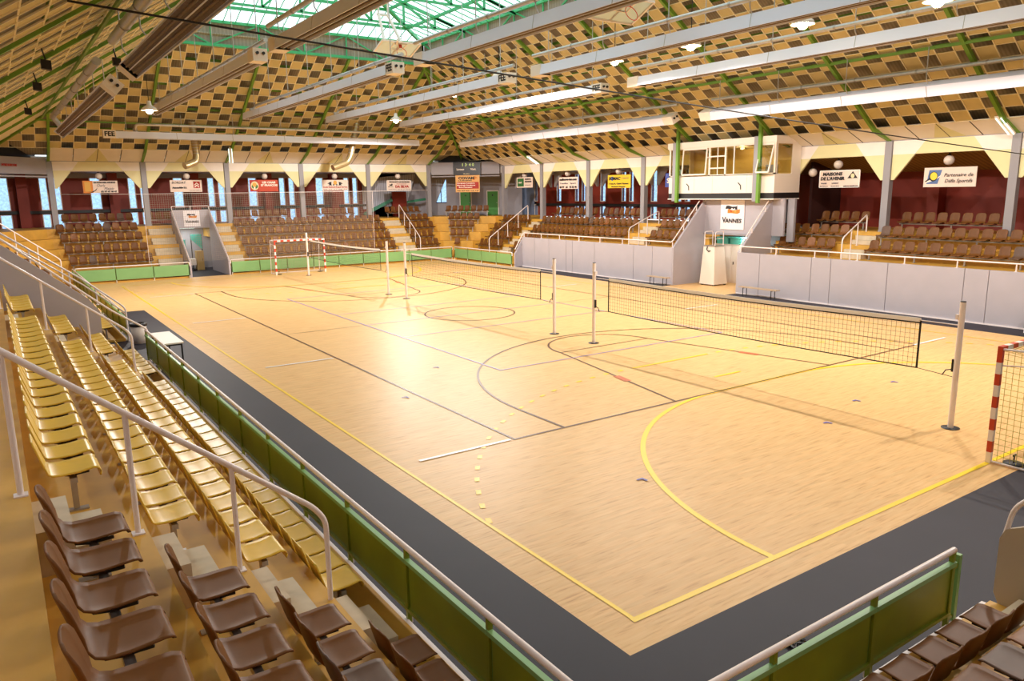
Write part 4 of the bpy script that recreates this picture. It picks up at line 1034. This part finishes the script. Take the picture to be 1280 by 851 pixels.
# ------------------------------------------------------------------ handball goals
def goal(y, s, label, cord):
    """s: direction of the depth (away from the floor)"""
    r = tag(empty('handball_goal', (10,y,0)), label, 'goal', 'red and white handball goals')
    def banded(p, q, first):
        p = Vector(p); q = Vector(q); L = (q-p).length; n = max(1,round(L/.2)); b = MB()
        for k in range(n): b.bar(p.lerp(q,k/n), p.lerp(q,(k+1)/n), .08, .08, (M_GREDR if (k+first)%2 else M_GWHT), (0,1,0))
        return b
    for x in (-1.54,1.54): banded((x,0,0),(x,0,2.0),0).build('goalpost', r)
    banded((-1.58,0,2.04),(1.58,0,2.04),1).build('crossbar', r)
    b = MB()
    for x in (-1.54,1.54):
        sx = -1 if x < 0 else 1
        b.tube(fillet([(x,s*.04,2.03),(x+sx*.0,s*.9,2.06),(x,s*1.05,.03),(x,s*.04,.03)],.08), .02, M_RAIL, 8)
        b.tube([(x,s*.04,1.75),(x,s*.92,1.85)], .014, M_RAIL, 6)
    b.tube([(-1.54,s*1.05,.03),(1.54,s*1.05,.03)], .02, M_RAIL, 8); b.tube([(-1.54,s*.9,2.06),(1.54,s*.9,2.06)], .016, M_RAIL, 8)
    b.build('back_frame', r)
    b = MB(); rg = random.Random(5); w = .006
    top = lambda u: (u,s*.86,2.02); bot = lambda u: (u,s*1.0,.06)
    for k in range(31):
        u = -1.5+.1*k; pts = [Vector((u,s*(.05+.82*t),2.0-.04*math.sin(PI*t))) for t in (0,.33,.66,1)]+[Vector((u+.02*math.sin(k),s*(.87+.13*t+.07*math.sin(PI*t)),2.0-1.94*t)) for t in (.2,.4,.6,.8,1)]
        for a,c in zip(pts[:-1],pts[1:]): b.bar(a,c,w,w,cord)
    for j in range(9): b.bar((-1.5,s*(.05+.1*j),1.99),(1.5,s*(.05+.1*j),1.99),w,w,cord)
    for j in range(19): t = j/19; yy = s*(.87+.13*t+.07*math.sin(PI*t)); b.bar((-1.5,yy,2.0-1.94*t),(1.5,yy,2.0-1.94*t),w,w,cord)
    for x in (-1.5,1.5):
        sx = -1 if x < 0 else 1
        for j in range(20):
            z = .05+.1*j; ye = .87+.13*(1-z/2); sg = .05*math.sin(PI*z/2)
            b.bar((x,s*.05,z+.0),(x-sx*sg,s*ye*.5,z-.03),w,w,cord); b.bar((x-sx*sg,s*ye*.5,z-.03),(x,s*ye,z),w,w,cord)
        for j in range(1,9): b.bar((x-sx*.03,s*.1*j,.05),(x-sx*.01,s*.1*j,2.0),w,w,cord)
    b.build('netting', r)
    b = MB()
    for x in (-1.3,1.3): b.lathe([(0,.03),(.16,.03),(.16,.004)], (x,s*.3,0), M_BLACK, 16); b.tube([(x,s*.3,.03),(x,s*.3,.16)],.012,M_BLACK,6); b.box(x-.05,s*.3-.01,.15,x+.05,s*.3+.01,.18,M_BLACK)
    b.build('floor_anchor', r)
goal(0,-1,'red and white banded handball goal at the near end, yellow net',M_NETY)
goal(40,1,'red and white banded handball goal before the far green barrier',M_NETW)
# ball-stop net in front of the far bank
r = tag(empty('safety_net', (8.8,41.97,0)), 'tall pale ball-stop net hung behind the far goal', 'net')
b = MB(); xa, xb, za, zb = -7.0, 7.05, .98, 4.92; w = .007
k = 0
while xa+k*.12 <= xb: b.bar((xa+k*.12,0,za),(xa+k*.12,0,zb),w,w,M_NETW,(0,1,0)); k += 1
k = 0
while za+k*.12 <= zb: b.bar((xa,0,za+k*.12),(xb,0,za+k*.12),w,w,M_NETW); k += 1
b.build('netting', r)
b = MB(); b.tube([(-10.9,4.3,4.98),(xa,0,zb),(xb,0,zb+.02),(13.5,4.2,5.0)], .012, M_RAIL, 5); b.tube([(xb,0,za),(xb,0,zb)], .012, M_RAIL, 5); b.tube([(xa,0,za),(xa,0,zb)], .012, M_RAIL, 5); b.build('border_rope', r)
# ------------------------------------------------------------------ small furniture
r = tag(empty('table', (-1.66,17.78,0)), 'white-topped table on dark legs by the side barrier', 'table')
b = MB(); b.box(-.27,-1.05,.71,.27,1.05,.75,M_WHITE); b.build('tabletop', r)
b = MB(); b.box(-.24,-1.0,.66,.24,1.0,.71,M_BLACK); b.build('apron', r)
for x in (-.22,.22):
    for y in (-.98,.98): b = MB(); b.box(x-.02,y-.02,0,x+.02,y+.02,.66,M_BLACK); b.build('leg', r)
r = tag(empty('waste_bin', (-1.85,21.6,0)), 'pale waste bin with black liner in the side doorway', 'bin')
b = MB(); b.lathe([(.0,0),(.20,0),(.24,.6),(.22,.6),(.19,.04)], (0,0,0), M_WHITE, 20); b.build('body', r)
b = MB(); b.lathe([(.22,.56),(.265,.58),(.275,.66),(.25,.68),(.20,.62),(.1,.5)], (0,0,0), M_BLACK, 20); b.build('liner', r)
for y0,y1,l in ((20.95,22.35,'low wooden bench against the long grey wall'),(14.5,16.5,'low wooden bench beside the town doorway, against the near grey wall')):
    r = tag(empty('bench', (22.25,(y0+y1)/2,0)), l, 'bench'); h = (y1-y0)/2
    b = MB(); b.box(-.15,-h,.40,-.02,h,.44,mat('bench_wood',(186,160,132),.5)); b.box(.02,-h,.40,.15,h,.44,MATS['bench_wood']); b.build('seat', r)
    for y in (-h+.25,h-.25):
        for x in (-.13,.13): b = MB(); b.tube([(x,y,0),(x,y,.40)], .018, M_BLACK, 8); b.build('leg', r)
        b = MB(); b.box(-.14,y-.015,.37,.14,y+.015,.40,M_BLACK); b.build('stretcher', r)
rg = random.Random(2); b = MB(); P = [Vector((rg.uniform(-.22,.22),rg.uniform(-.16,.16),.012+.008*(k%4))) for k in range(26)]
b.tube(P, .011, M_BLACK, 5); tag(b.build('cord', None, (1.0,-1.38,0)), 'small tangle of black cord on the dark floor behind the near barrier', 'cord')
# umpire's stand
r = tag(empty('umpire_stand', (24.5,20.0,0)), 'white tapered umpire stand with handrails in the town doorway', 'umpire stand')
b = MB(); B0 = [(-.5,-.47),(.5,-.47),(.5,.47),(-.5,.47)]; T0 = [(-.40,-.36),(.28,-.36),(.28,.36),(-.40,.36)]
b.add([(x,y,.06) for x,y in B0]+[(x,y,1.95) for x,y in T0], [(3,2,1,0),(4,5,6,7)]+[(i,(i+1)%4,(i+1)%4+4,i+4) for i in range(4)], M_WHITE); b.build('body', r)
b = MB(); b.box(-.42,-.38,1.95,.30,.38,2.0,M_STEEL); b.build('platform', r)
for y in (-.34,.34):
    b = MB(); b.tube(fillet([(-.36,y,2.0),(-.36,y,2.68),(.24,y,2.68),(.24,y,2.0)],.1), .022, M_RAIL, 8); b.tube([(-.36,y,2.34),(.24,y,2.34)], .016, M_RAIL, 6); b.build('handrail', r)
b = MB(); b.tube([(-.41,.1,1.95),(-.47,.1,1.8),(-.45,-.02,1.7),(-.42,-.1,1.75)], .025, M_BLACK, 6); b.build('strap', r)
for x in (-.4,.4):
    for y in (-.38,.38): b = MB(); b.box(x-.05,y-.05,0,x+.05,y+.05,.07,M_BLACK); b.build('castor', r)
r = tag(empty('storage_cabinet', (26.1,19.3,0)), 'white storage cabinet standing behind the umpire stand', 'cabinet')
b = MB(); b.box(-.3,-1.75,0,.3,1.9,1.98,M_WHITE); b.build('body', r)
for y in (-1.7,-.5,.7): b = MB(); b.box(-.33,y,.1,-.3,y+1.15,1.9,M_WHITE); b.build('door', r); b = MB(); b.box(-.35,y+1.0,.95,-.33,y+1.05,1.1,M_BLACK); b.build('handle', r)
for k,(y,l) in enumerate(((20.6,'farthest from'),(19.75,'middle one of three on'),(18.9,'nearest the passage side of'))):
    r = tag(empty('storage_crate', (26.05,y,1.98)), 'teal plastic crate, %s the white cabinet in the doorway' % l, 'crate', 'teal crates')
    b = MB(); b.box(-.25,-.36,0,.25,.36,.34,M_TEALBOX); b.build('body', r); b = MB(); b.box(-.27,-.38,.30,.27,.38,.36,M_TEALBOX); b.build('lid', r)
# things stored in the far doorway
r = tag(empty('folding_screen', (4.7,47.2,0)), 'slanted teal screen leaning in the far doorway', 'screen')
b = MB(); b.slab([(-.45,0,.75),(.15,0,1.35),(.15,0,2.0),(-.45,0,2.0)], (0,.05,0), M_TEALBOX); b.build('panel', r)
b = MB(); b.bar((-.45,.05,0),(-.45,.05,2.0),.05,.05,M_BLACK,(0,1,0)); b.bar((.15,.05,0),(.15,.05,2.0),.05,.05,M_BLACK,(0,1,0)); b.build('stand', r)
r = tag(empty('pennant_screen', (5.65,47.6,0)), 'teal pointed screen on posts in the far doorway', 'screen')
b = MB(); b.slab([(-.35,0,1.95),(-.35,0,2.3),(.3,0,2.3),(.3,0,1.3)], (0,.05,0), M_TEALBOX); b.build('panel', r)
b = MB(); b.bar((-.35,.05,0),(-.35,.05,2.3),.05,.05,M_BLACK,(0,1,0)); b.bar((.3,.05,0),(.3,.05,2.3),.05,.05,M_BLACK,(0,1,0)); b.build('stand', r)
r = tag(empty('low_cart', (4.85,46.9,0)), 'low white cart standing in the far doorway', 'cart')
b = MB(); b.box(-.45,-.3,.35,.45,.3,.75,M_WHITE); b.build('body', r)
for x in (-.35,.35): b = MB(); b.lathe([(.0,.0),(.12,.02),(.12,.1),(0,.12)], (x,-.2,0), M_BLACK, 12); b.bar((x,-.2,.1),(x,-.2,.36),.04,.04,M_STEEL); b.build('wheel', r)
r = tag(empty('wooden_locker', (5.6,47.0,0)), 'narrow tan wooden locker in the far doorway', 'locker')
b = MB(); b.box(-.22,-.25,.0,.22,.25,1.25,mat('locker_tan',(196,160,96),.5)); b.build('body', r)
b = MB(); b.box(-.2,-.27,.05,.2,-.25,1.2,MATS['locker_tan']); b.box(.13,-.29,.6,.15,-.27,.75,M_BLACK); b.build('door', r)
# basketball goals folded up under the skylight
def hoop(x, y, z, tilt, label):
    r = tag(empty('basketball_hoop', (x,y,z)), label, 'basketball hoop')
    Rm = Matrix.Rotation(tilt,3,'X'); T = lambda p: tuple(Rm @ Vector(p))
    b = MB(); b.slab([T((-.86,-.5,0)),T((.86,-.5,0)),T((.86,.5,0)),T((-.86,.5,0))], T((0,0,.015)), mat('backboard_acrylic',(206,230,238),.25)); b.build('backboard', r)
    b = MB()
    for p,q in (((-.9,-.53,0),(.9,-.53,0)),((.9,-.53,0),(.9,.53,0)),((.9,.53,0),(-.9,.53,0)),((-.9,.53,0),(-.9,-.53,0))): b.bar(T(p),T(q),.07,.07,M_WHITE)
    for p,q in (((-.3,-.38,-.01),(.3,-.38,-.01)),((.3,-.38,-.01),(.3,.07,-.01)),((.3,.07,-.01),(-.3,.07,-.01)),((-.3,.07,-.01),(-.3,-.38,-.01))): b.bar(T(p),T(q),.05,.01,M_WHITE)
    b.build('frame', r)
    b = MB(); b.tube([T((.225*math.cos(PI*2*k/24),-.35,-.38+.225*math.sin(PI*2*k/24))) for k in range(25)], .012, M_GREDR, 6, False); b.bar(T((0,-.35,-.15)),T((0,-.35,0)),.12,.05,M_GREDR); b.build('rim', r)
    b = MB()
    for sx in (-.45,.45): b.bar(T((sx,.1,.02)),(sx*.5,1.2,1.6),.09,.09,M_WHITE,(1,0,0)); b.tube([(sx*.5,1.2,1.6),(sx*.5,1.2,4.2)],.04,M_WHITE,8)
    b.bar((-.3,1.2,1.6),(.3,1.2,1.6),.09,.09,M_WHITE); b.bar(T((0,-.5,.03)),T((0,.5,.03)),.1,.06,M_WHITE); b.tube([T((-.2,-.4,-.02)),T((-.35,-.85,-.1))],.05,M_WHITE,8)
    b.build('folding_arm', r)
hoop(10.6,12.0,10.0,math.radians(-25),'folded basketball goal with white arms under the near part of the roof')
hoop(10.0,25.6,10.95,math.radians(-20),'folded basketball goal with bluish glass board under the skylight')
# ------------------------------------------------------------------ commentary box
r = tag(empty('commentary_box', (24.5,19.95,4.31)), 'white glazed commentary box above the town doorway', 'booth')
W0, W1 = -3.3, 3.3; D = 1.9      # local: x into the stand, y along the side
M_IN = mat('box_interior', (222,190,116), .6)
b = MB(); b.box(0,W0,0,D,W1,.26,M_BLACK); b.box(-.03,W0-.03,-.05,D,W1+.03,0,M_VAL); b.build('floor_band', r)
b = MB(); b.box(0,W0,.26,.06,W1,1.13,M_WHITE); 
for y in (-1.75,.35,1.55): b.box(-.004,y-.006,.28,0,y+.006,1.11,M_GREYC)
b.build('front_panel', r)
b = MB(); b.box(.06,W0,.26,D,W0+.06,1.13,M_WHITE); b.box(.06,W0,1.13,.16,W0+.06,2.48,M_WHITE); b.box(1.25,W0,1.13,D,W0+.06,2.48,M_WHITE); b.build('side_panel', r)
b = MB(); b.box(.06,W1-.06,.26,D,W1,1.13,M_WHITE); b.box(1.5,W1-.06,1.13,D,W1,2.48,M_WHITE); b.build('side_panel', r)
b = MB(); b.box(-.07,W0-.07,2.54,D+.05,W1+.07,2.83,M_WHITE); b.box(-.03,W0-.03,2.48,D,W1+.03,2.54,M_WHITE); b.build('roof', r)
b = MB(); b.box(D-.06,W0+.06,.26,D,W1-.06,2.5,M_IN); b.box(.1,W0+.06,.9,.6,W1-.06,.95,M_IN); b.build('rear_wall', r)
b = MB()
for y in (W0,-1.5,-.95,-.0,W1-.09): pass
for y in (W0+.0,-2.5,-.45,.55,3.21): b.box(0,y,1.13,.08,y+.09,2.5,M_WHITE)
b.box(0,W0,1.10,.09,W1,1.17,M_WHITE)
for z in (1.45,2.02): b.box(.0,-.36,z,.06,.55,z+.06,M_WHITE)
b.box(-.28,.45,1.98,.0,.50,2.02,M_WHITE); b.box(.02,.07,1.17,.05,.11,2.5,M_VAL)
b.box(0,-.95,1.17,.05,-.90,2.5,M_VAL)
b.build('window_frame', r)
def sash(y0,y1,lean,nm_):
    b = MB(); zt_, zb_ = 2.46, 1.2; xo = lambda z: -lean*(zt_-z)/(zt_-zb_)
    for y in (y0,y1): b.bar((xo(zt_),y,zt_),(xo(zb_),y,zb_),.07,.05,M_WHITE,(0,1,0))
    for z in (zt_,zb_): b.bar((xo(z),y0,z),(xo(z),y1,z),.05,.07,M_WHITE)
    o = b.build(nm_, r); g = MB(); g.slab([(xo(zt_),y0,zt_),(xo(zt_),y1,zt_),(xo(zb_),y1,zb_),(xo(zb_),y0,zb_)], (.01,0,0), M_CLEAR); g.build('pane', o)
sash(-3.2,-2.5,.34,'tilted_sash'); sash(.75,2.3,.1,'tilted_sash')
for q in ((.03,-2.41,.04,-.45),(.03,-.36,.04,.55),(.03,2.4,.04,3.2),(.16,W0+.03,1.25,W0+.035),(.1,W1-.03,1.5,W1-.025)): b = MB(); b.box(q[0],q[1],1.17,q[2],q[3],2.48,M_CLEAR); b.build('pane', r)
b = MB(); b.lathe([(.0,2.36),(.09,2.38),(.10,2.44),(.0,2.47)], (1.0,-.6,0), emit('booth_lamp',(255,228,180),4), 12); b.build('ceiling_lamp', r)
ld = bpy.data.lights.new('booth_light','POINT'); ld.energy = 22; ld.color = (1,.86,.62); ld.shadow_soft_size = .1
lo = bpy.data.objects.new('booth_light', ld); COL.objects.link(lo); lo.parent = r; lo.location = (1.0,-.6,2.28)
b = MB()
for y in (2.05,-1.25): b = MB(); b.tube([(-.02,y,.75),(-.02,y-.15,.62),(-.02,y-.16,.42)], .02, M_BLACK, 6); b.build('hook', r)
b = MB(); b.box(.3,W0+.2,.95,.5,W0+.75,1.55,M_GREYC); b.build('monitor', r)
b = MB(); b.box(.2,W1-.8,.95,.4,W1-.3,1.25,M_GREYC); b.build('mixing_desk', r)
for y in (22.62,17.5):
    b = MB(); b.box(24.30,y,4.18,24.42,y+.22,7.15,M_GREYC); b.bar((24.36,y-.08,4.1),(24.36,y-.08,8.0),.15,.15,M_GREEN,(0,1,0)); struct(b.build('column_hanger'))
# ------------------------------------------------------------------ banners and signs
SC = {'k':mat('ink_black',(30,22,26),.6),'r':mat('ink_red',(170,34,22),.6),'w':mat('ink_white',(246,228,212),.6),'b':mat('ink_blue',(84,110,158),.6),'g':mat('ink_green',(46,104,50),.6),'y':mat('ink_yellow',(236,206,60),.6),'o':mat('ink_orange',(214,126,40),.6),'n':mat('ink_grey',(120,112,116),.6),'d':mat('ink_gold',(214,160,66),.6),'c':mat('ink_cream',(222,206,160),.6),'l':mat('ink_pale_blue',(120,140,190),.6)}
def sign(label, x, y, z, w, h, rz, bg, texts, shapes=(), name='banner', cat='banner', group='sponsor banners in the gallery arches', frame=None):
    """x, y, z is the centre; local x runs along the reading direction, items are given from the lower left corner in fractions"""
    r = tag(empty(name, (x,y,z), rz), label, cat, group)
    b = MB(); b.box(-w/2,0,-h/2,w/2,.03,h/2,bg)
    if frame:
        for a in ((-w/2,-.006,-h/2,w/2,0,-h/2+.03),(-w/2,-.006,h/2-.03,w/2,0,h/2),(-w/2,-.006,-h/2,-w/2+.03,0,h/2),(w/2-.03,-.006,-h/2,w/2,0,h/2)): b.box(*a, frame)
    b.build('board', r)
    if shapes:
        b = MB()
        for k,(pts,m) in enumerate(shapes):
            b.slab([((u-.5)*w,-.004-.0012*k,(v-.5)*h) for u,v in pts], (0,-.001,0), SC[m])
        b.build('emblem', r)
    for t,u,v,sz,m,wd,bold,al,sh in texts:
        me = text_mesh(t, sz*h, SC[m], bold*h, wd*w if wd else None, sh, al)
        o = bpy.data.objects.new('lettering', me); COL.objects.link(o); o.parent = r; o.rotation_euler = (PI/2,0,0); o.location = ((u-.5)*w,-.022,(v-.5)*h)
    return r
def circ(cx, cy, rx, ry, n=20): return [(cx+rx*math.cos(2*PI*i/n), cy+ry*math.sin(2*PI*i/n)) for i in range(n)]
def rect(a,b_,c,d): return [(a,b_),(c,b_),(c,d),(a,d)]
L_, C_ = 'LEFT', 'CENTER'
BGW = mat('banner_white', (228,206,192), .6)
yb, xb = 46.28, 26.28
sign('white banner with golden picture and script lettering in the corner bay', .22,yb,5.39, 1.86,.72, 0, BGW,
     [('LES FROMAGERS AFFINEURS',.31,.80,.17,'k',.63,.008,L_,0),('Charly',.40,.52,.3,'n',.24,0,L_,.3),('Plaisir',.60,.26,.3,'n',.30,0,L_,.3),('02 97 47 48 47',.50,.06,.17,'k',.46,.01,L_,0)],
     [(rect(0,0,.28,1),'o'),(rect(.05,.12,.22,.9),'d'),([(.1,.1),(.25,.04),(.36,.2),(.41,.45),(.33,.22),(.22,.1)],'k')])
sign('white car dealer banner with red chevron emblem', 5.05,yb,5.41, 1.9,.74, 0, BGW,
     [('BORDAT',.06,.70,.26,'k',.44,.0,L_,.2),('Automobiles S.A.',.06,.30,.2,'k',.46,.012,L_,0),('Tel. 02 97 46 00 00',.6,.1,.1,'n',.36,0,L_,0)],
     [(rect(.73,.32,.94,.88),'r'),([(.76,.62),(.835,.8),(.91,.62),(.91,.56),(.89,.56),(.835,.71),(.78,.56),(.76,.56)],'w'),([(.76,.44),(.835,.62),(.91,.44),(.91,.38),(.89,.38),(.835,.53),(.78,.38),(.76,.38)],'w')])
sign('orange red wine cellar banner with round picture', 9.97,yb,5.40, 1.88,.76, 0, mat('banner_red',(190,62,24),.6),
     [('LES CHAIS',.44,.70,.23,'w',.47,.012,L_,0),('ST FRANÇOIS',.38,.46,.23,'w',.6,.012,L_,0)],
     [(rect(0,.0,.3,1),'r'),(circ(.17,.5,.14,.38),'c'),(circ(.17,.44,.11,.2),'g'),(circ(.16,.58,.07,.2),'d'),(circ(.16,.3,.03,.12),'w')])
sign('white banner with dark winged monogram emblem', 14.98,yb,5.40, 1.93,.74, 0, BGW,
     [('Granits Marbrerie Pompes Funèbres',.03,.28,.15,'r',.94,.008,L_,0),('02 97 57 08 50',.05,.08,.13,'n',.9,0,L_,0)],
     [(circ(.5,.74,.07,.2),'d'),([(.2,.66),(.3,.8),(.38,.82),(.38,.48),(.24,.5),(.28,.6)],'k'),([(.8,.66),(.7,.8),(.62,.82),(.62,.48),(.76,.5),(.72,.6)],'k'),(rect(.42,.46,.46,.62),'k'),(rect(.54,.46,.58,.62),'k'),(rect(.36,.52,.39,.78),'w'),(rect(.61,.52,.64,.78),'w')])
sign('white banner with black and red lettering in the end bay', 19.97,yb,5.36, 2.0,.74, 0, BGW,
     [('DEPANNAGE TV ELECTROMENAGER',.1,.80,.13,'k',.84,.012,L_,0),('MULTI-SERVICES',.4,.60,.12,'r',.4,.0,L_,0),('DA SILVA',.34,.28,.32,'r',.56,.016,L_,0),('VANNES  02 97 47 25 02',.06,.07,.12,'n',.9,.0,L_,0)],
     [([(.1,.55),(.13,.62),(.17,.58),(.21,.7),(.24,.6),(.22,.46),(.13,.46)],'k'),(rect(.06,.33,.12,.4),'k'),(rect(.14,.33,.26,.37),'g')], frame=M_TAPE)
sign('cream banner with green square emblem', xb,39.0,5.42, 1.96,.72, -PI/2, BGW,
     [('MORBIHAN',.54,.76,.15,'k',.36,.01,L_,0),('ASSURANCES',.52,.52,.17,'k',.42,.012,L_,0),('02 97 54 22 22',.55,.2,.13,'n',.34,0,L_,0),('mg',.15,.42,.3,'w',.2,.01,L_,0)],
     [(rect(.06,.12,.46,.9),'g')])
sign('white banner with three lines of small black lettering', xb,34.02,5.30, 1.98,.76, -PI/2, BGW,
     [('mulhouse-tex.com',.05,.72,.24,'k',.9,.014,L_,0),('Textiles   Sport',.06,.42,.15,'n',.86,.006,L_,0),('02 97   66   75 75 40',.05,.08,.2,'k',.9,.012,L_,0)])
sign('yellow banner with black painted lettering', xb,29.1,5.31, 2.02,.78, -PI/2, mat('banner_yellow',(226,186,30),.6),
     [('SOMAC',.05,.62,.32,'k',.52,.012,L_,.15),('Courri',.64,.68,.2,'n',.28,0,L_,.2),('7 rue A. Caire Vannes',.06,.28,.16,'k',.86,.006,L_,0),('Menuiserie Charpente',.18,.06,.12,'k',.6,.006,L_,0)],
     [(circ(.2,.72,.06,.18),'b')])
sign('narrow blue banner edge beside the commentary box', xb,25.0,5.30, .5,.76, -PI/2, mat('banner_blue',(60,80,160),.6), [('S',.3,.3,.5,'w',.4,.01,L_,0)])
sign('white house builder banner with black triangle emblem', xb,14.54,5.15, 1.98,.77, -PI/2, BGW,
     [('MAISONS',.09,.70,.25,'k',.49,.012,L_,.1),("DE L'AVENIR",.04,.44,.25,'k',.6,.012,L_,.1),('VANNES',.05,.22,.1,'n',.15,.006,L_,0),('LORIENT',.33,.22,.1,'n',.17,.006,L_,0),('02 97 54 11 11',.03,.06,.09,'n',.2,.003,L_,0),('02 97 37 22 22',.31,.06,.09,'n',.2,.003,L_,0),('maisons-avenir.com',.62,.06,.09,'k',.35,.006,L_,0)],
     [([(.7,.52),(.825,.92),(.95,.52)],'k'),(circ(.825,.66,.045,.13),'c')], frame=M_TAPE)
sign('white banner with blue and yellow ball emblem, slanted writing', xb,9.75,5.12, 2.02,.77, -PI/2, BGW,
     [('Partenaire de',.40,.52,.26,'k',.54,0,L_,.25),('Défis Sportifs',.42,.22,.26,'k',.52,0,L_,.25)],
     [([(.06,.16),(.1,.88),(.35,.88),(.28,.16)],'b'),([(.05,.3),(.24,.44),(.34,.62),(.33,.56),(.24,.36),(.06,.22)],'w'),(circ(.19,.54,.085,.25),'k'),(circ(.195,.56,.07,.2),'y'),([(.03,.3),(.12,.48),(.13,.42),(.05,.26)],'k')])
M_TOWN = mat('town_sign_white',(238,228,228),.5)
flag = [([(.2,.70),(.24,.81),(.34,.82),(.5,.78),(.66,.79),(.70,.83),(.71,.68),(.60,.69),(.62,.74),(.54,.70),(.48,.74),(.42,.69),(.30,.71)],'k'),([(.3,.56),(.3,.69),(.37,.7),(.46,.67),(.55,.66),(.7,.68),(.82,.7),(.82,.58),(.72,.54),(.5,.56)],'o'),([(.38,.62),(.46,.66),(.5,.60)],'r'),([(.56,.60),(.66,.66),(.68,.58)],'d')]
sign('tall white town sign with flag emblem reading VANNES below the commentary box', 24.96,19.36,3.50, 1.45,1.44, -PI/2, M_TOWN,
     [('V',.08,.24,.27,'k',.17,.004,L_,0),('ANNES',.21,.24,.19,'k',.70,.004,L_,.1)], flag, 'town_sign', 'sign', None)
sign('square white town sign reading VANNES over the far doorway', 5.18,46.17,3.36, .98,1.0, 0, M_TOWN,
     [('V',.08,.24,.27,'k',.17,.004,L_,0),('ANNES',.21,.24,.19,'k',.70,.004,L_,.1)], flag, 'town_sign', 'sign', None)
sign('tan and red sponsor board hanging under the scoreboard', 24.42,43.76,5.42, 1.86,1.24, -PI/4, mat('banner_tan',(222,166,100),.6),
     [('COVAM',.12,.76,.21,'k',.66,.01,L_,0),('LA MAISON',.12,.66,.07,'k',.55,.004,L_,0),('Parquets Lambris',.06,.50,.09,'w',.74,.004,L_,0),('Placards Fenêtres',.06,.38,.09,'w',.76,.004,L_,0),('Bois Panneaux',.14,.26,.09,'w',.56,.004,L_,0),('02 97 63 14 14',.06,.06,.07,'k',.88,.002,L_,0)],
     [(rect(.04,.2,.96,.6),'r'),([(.7,.72),(.8,.95),(.92,.84),(.84,.8),(.78,.72)],'o')], 'sponsor_board', 'sign', None)
# scoreboard
r = sign('black electronic scoreboard with green clock digits in the far corner', 24.52,44.0,6.54, 2.1,.95, -PI/4, mat('scoreboard_black',(34,26,24),.4),
     [('Locaux',.13,.38,.2,'w',.28,.006,L_,0),('Visit.',.63,.38,.2,'w',.22,.006,L_,0),('Bodet',.38,.06,.1,'c',.22,.003,L_,0)], (), 'scoreboard', 'scoreboard', None)
b = MB()
for u,ch in ((.34,'1'),(.44,'3'),(.58,'4'),(.70,'0')):
    o = bpy.data.objects.new('digit', text_mesh(ch,.3,M_DIGIT,.008,None)); COL.objects.link(o); o.parent = r; o.rotation_euler = (PI/2,0,0); o.location = ((u-.5)*2.1,-.024,.18)
b.box(.51*2.1-1.06,-.01,.26,.51*2.1-1.03,-.005,.3,M_DIGIT); b.build('colon', r)
# red lettering on the fascia in the other corner
o = tag(bpy.data.objects.new('fascia_lettering', text_mesh('ENTREE DE SECOURS',.16,SC['r'],.008,1.0)), 'small dark red lettering on the grey corner fascia', 'lettering'); COL.objects.link(o)
o.rotation_euler = (PI/2,0,PI/4); o.location = (-4.62,44.06,6.52)
# ------------------------------------------------------------------ daylight, camera, view
w = bpy.data.worlds.new('World'); S.world = w; w.use_nodes = True
bg = w.node_tree.nodes['Background']; bg.inputs['Color'].default_value = (.84,.95,1.0,1); bg.inputs['Strength'].default_value = 2.0
cd = bpy.data.cameras.new('camera'); cd.sensor_width = 36; cd.lens = 937.43/1280*36; cd.clip_end = 300; cd.clip_start = .05
co = bpy.data.objects.new('camera', cd); COL.objects.link(co); S.camera = co
yaw, pit, rol = .59936, -.19537, -.01343
d = Vector((math.sin(yaw)*math.cos(pit), math.cos(yaw)*math.cos(pit), math.sin(pit)))
rt = Vector((math.cos(yaw), -math.sin(yaw), 0)); up = rt.cross(d)
r2 = rt*math.cos(rol)+up*math.sin(rol); u2 = -rt*math.sin(rol)+up*math.cos(rol)
M = Matrix((r2,u2,-d)).transposed().to_4x4(); M.translation = (-5.45341,-5.60087,4.76273); co.matrix_world = M
vs = S.view_settings; vs.view_transform = 'Standard'; vs.look = 'None'; vs.exposure = 0.08; vs.gamma = 1.0; vs.use_curve_mapping = False
S.cycles.max_bounces = 8; S.cycles.diffuse_bounces = 4; S.cycles.transparent_max_bounces = 12; S.cycles.caustics_reflective = False; S.cycles.caustics_refractive = False
S.cycles.sample_clamp_indirect = 6.0; S.cycles.use_denoising = True
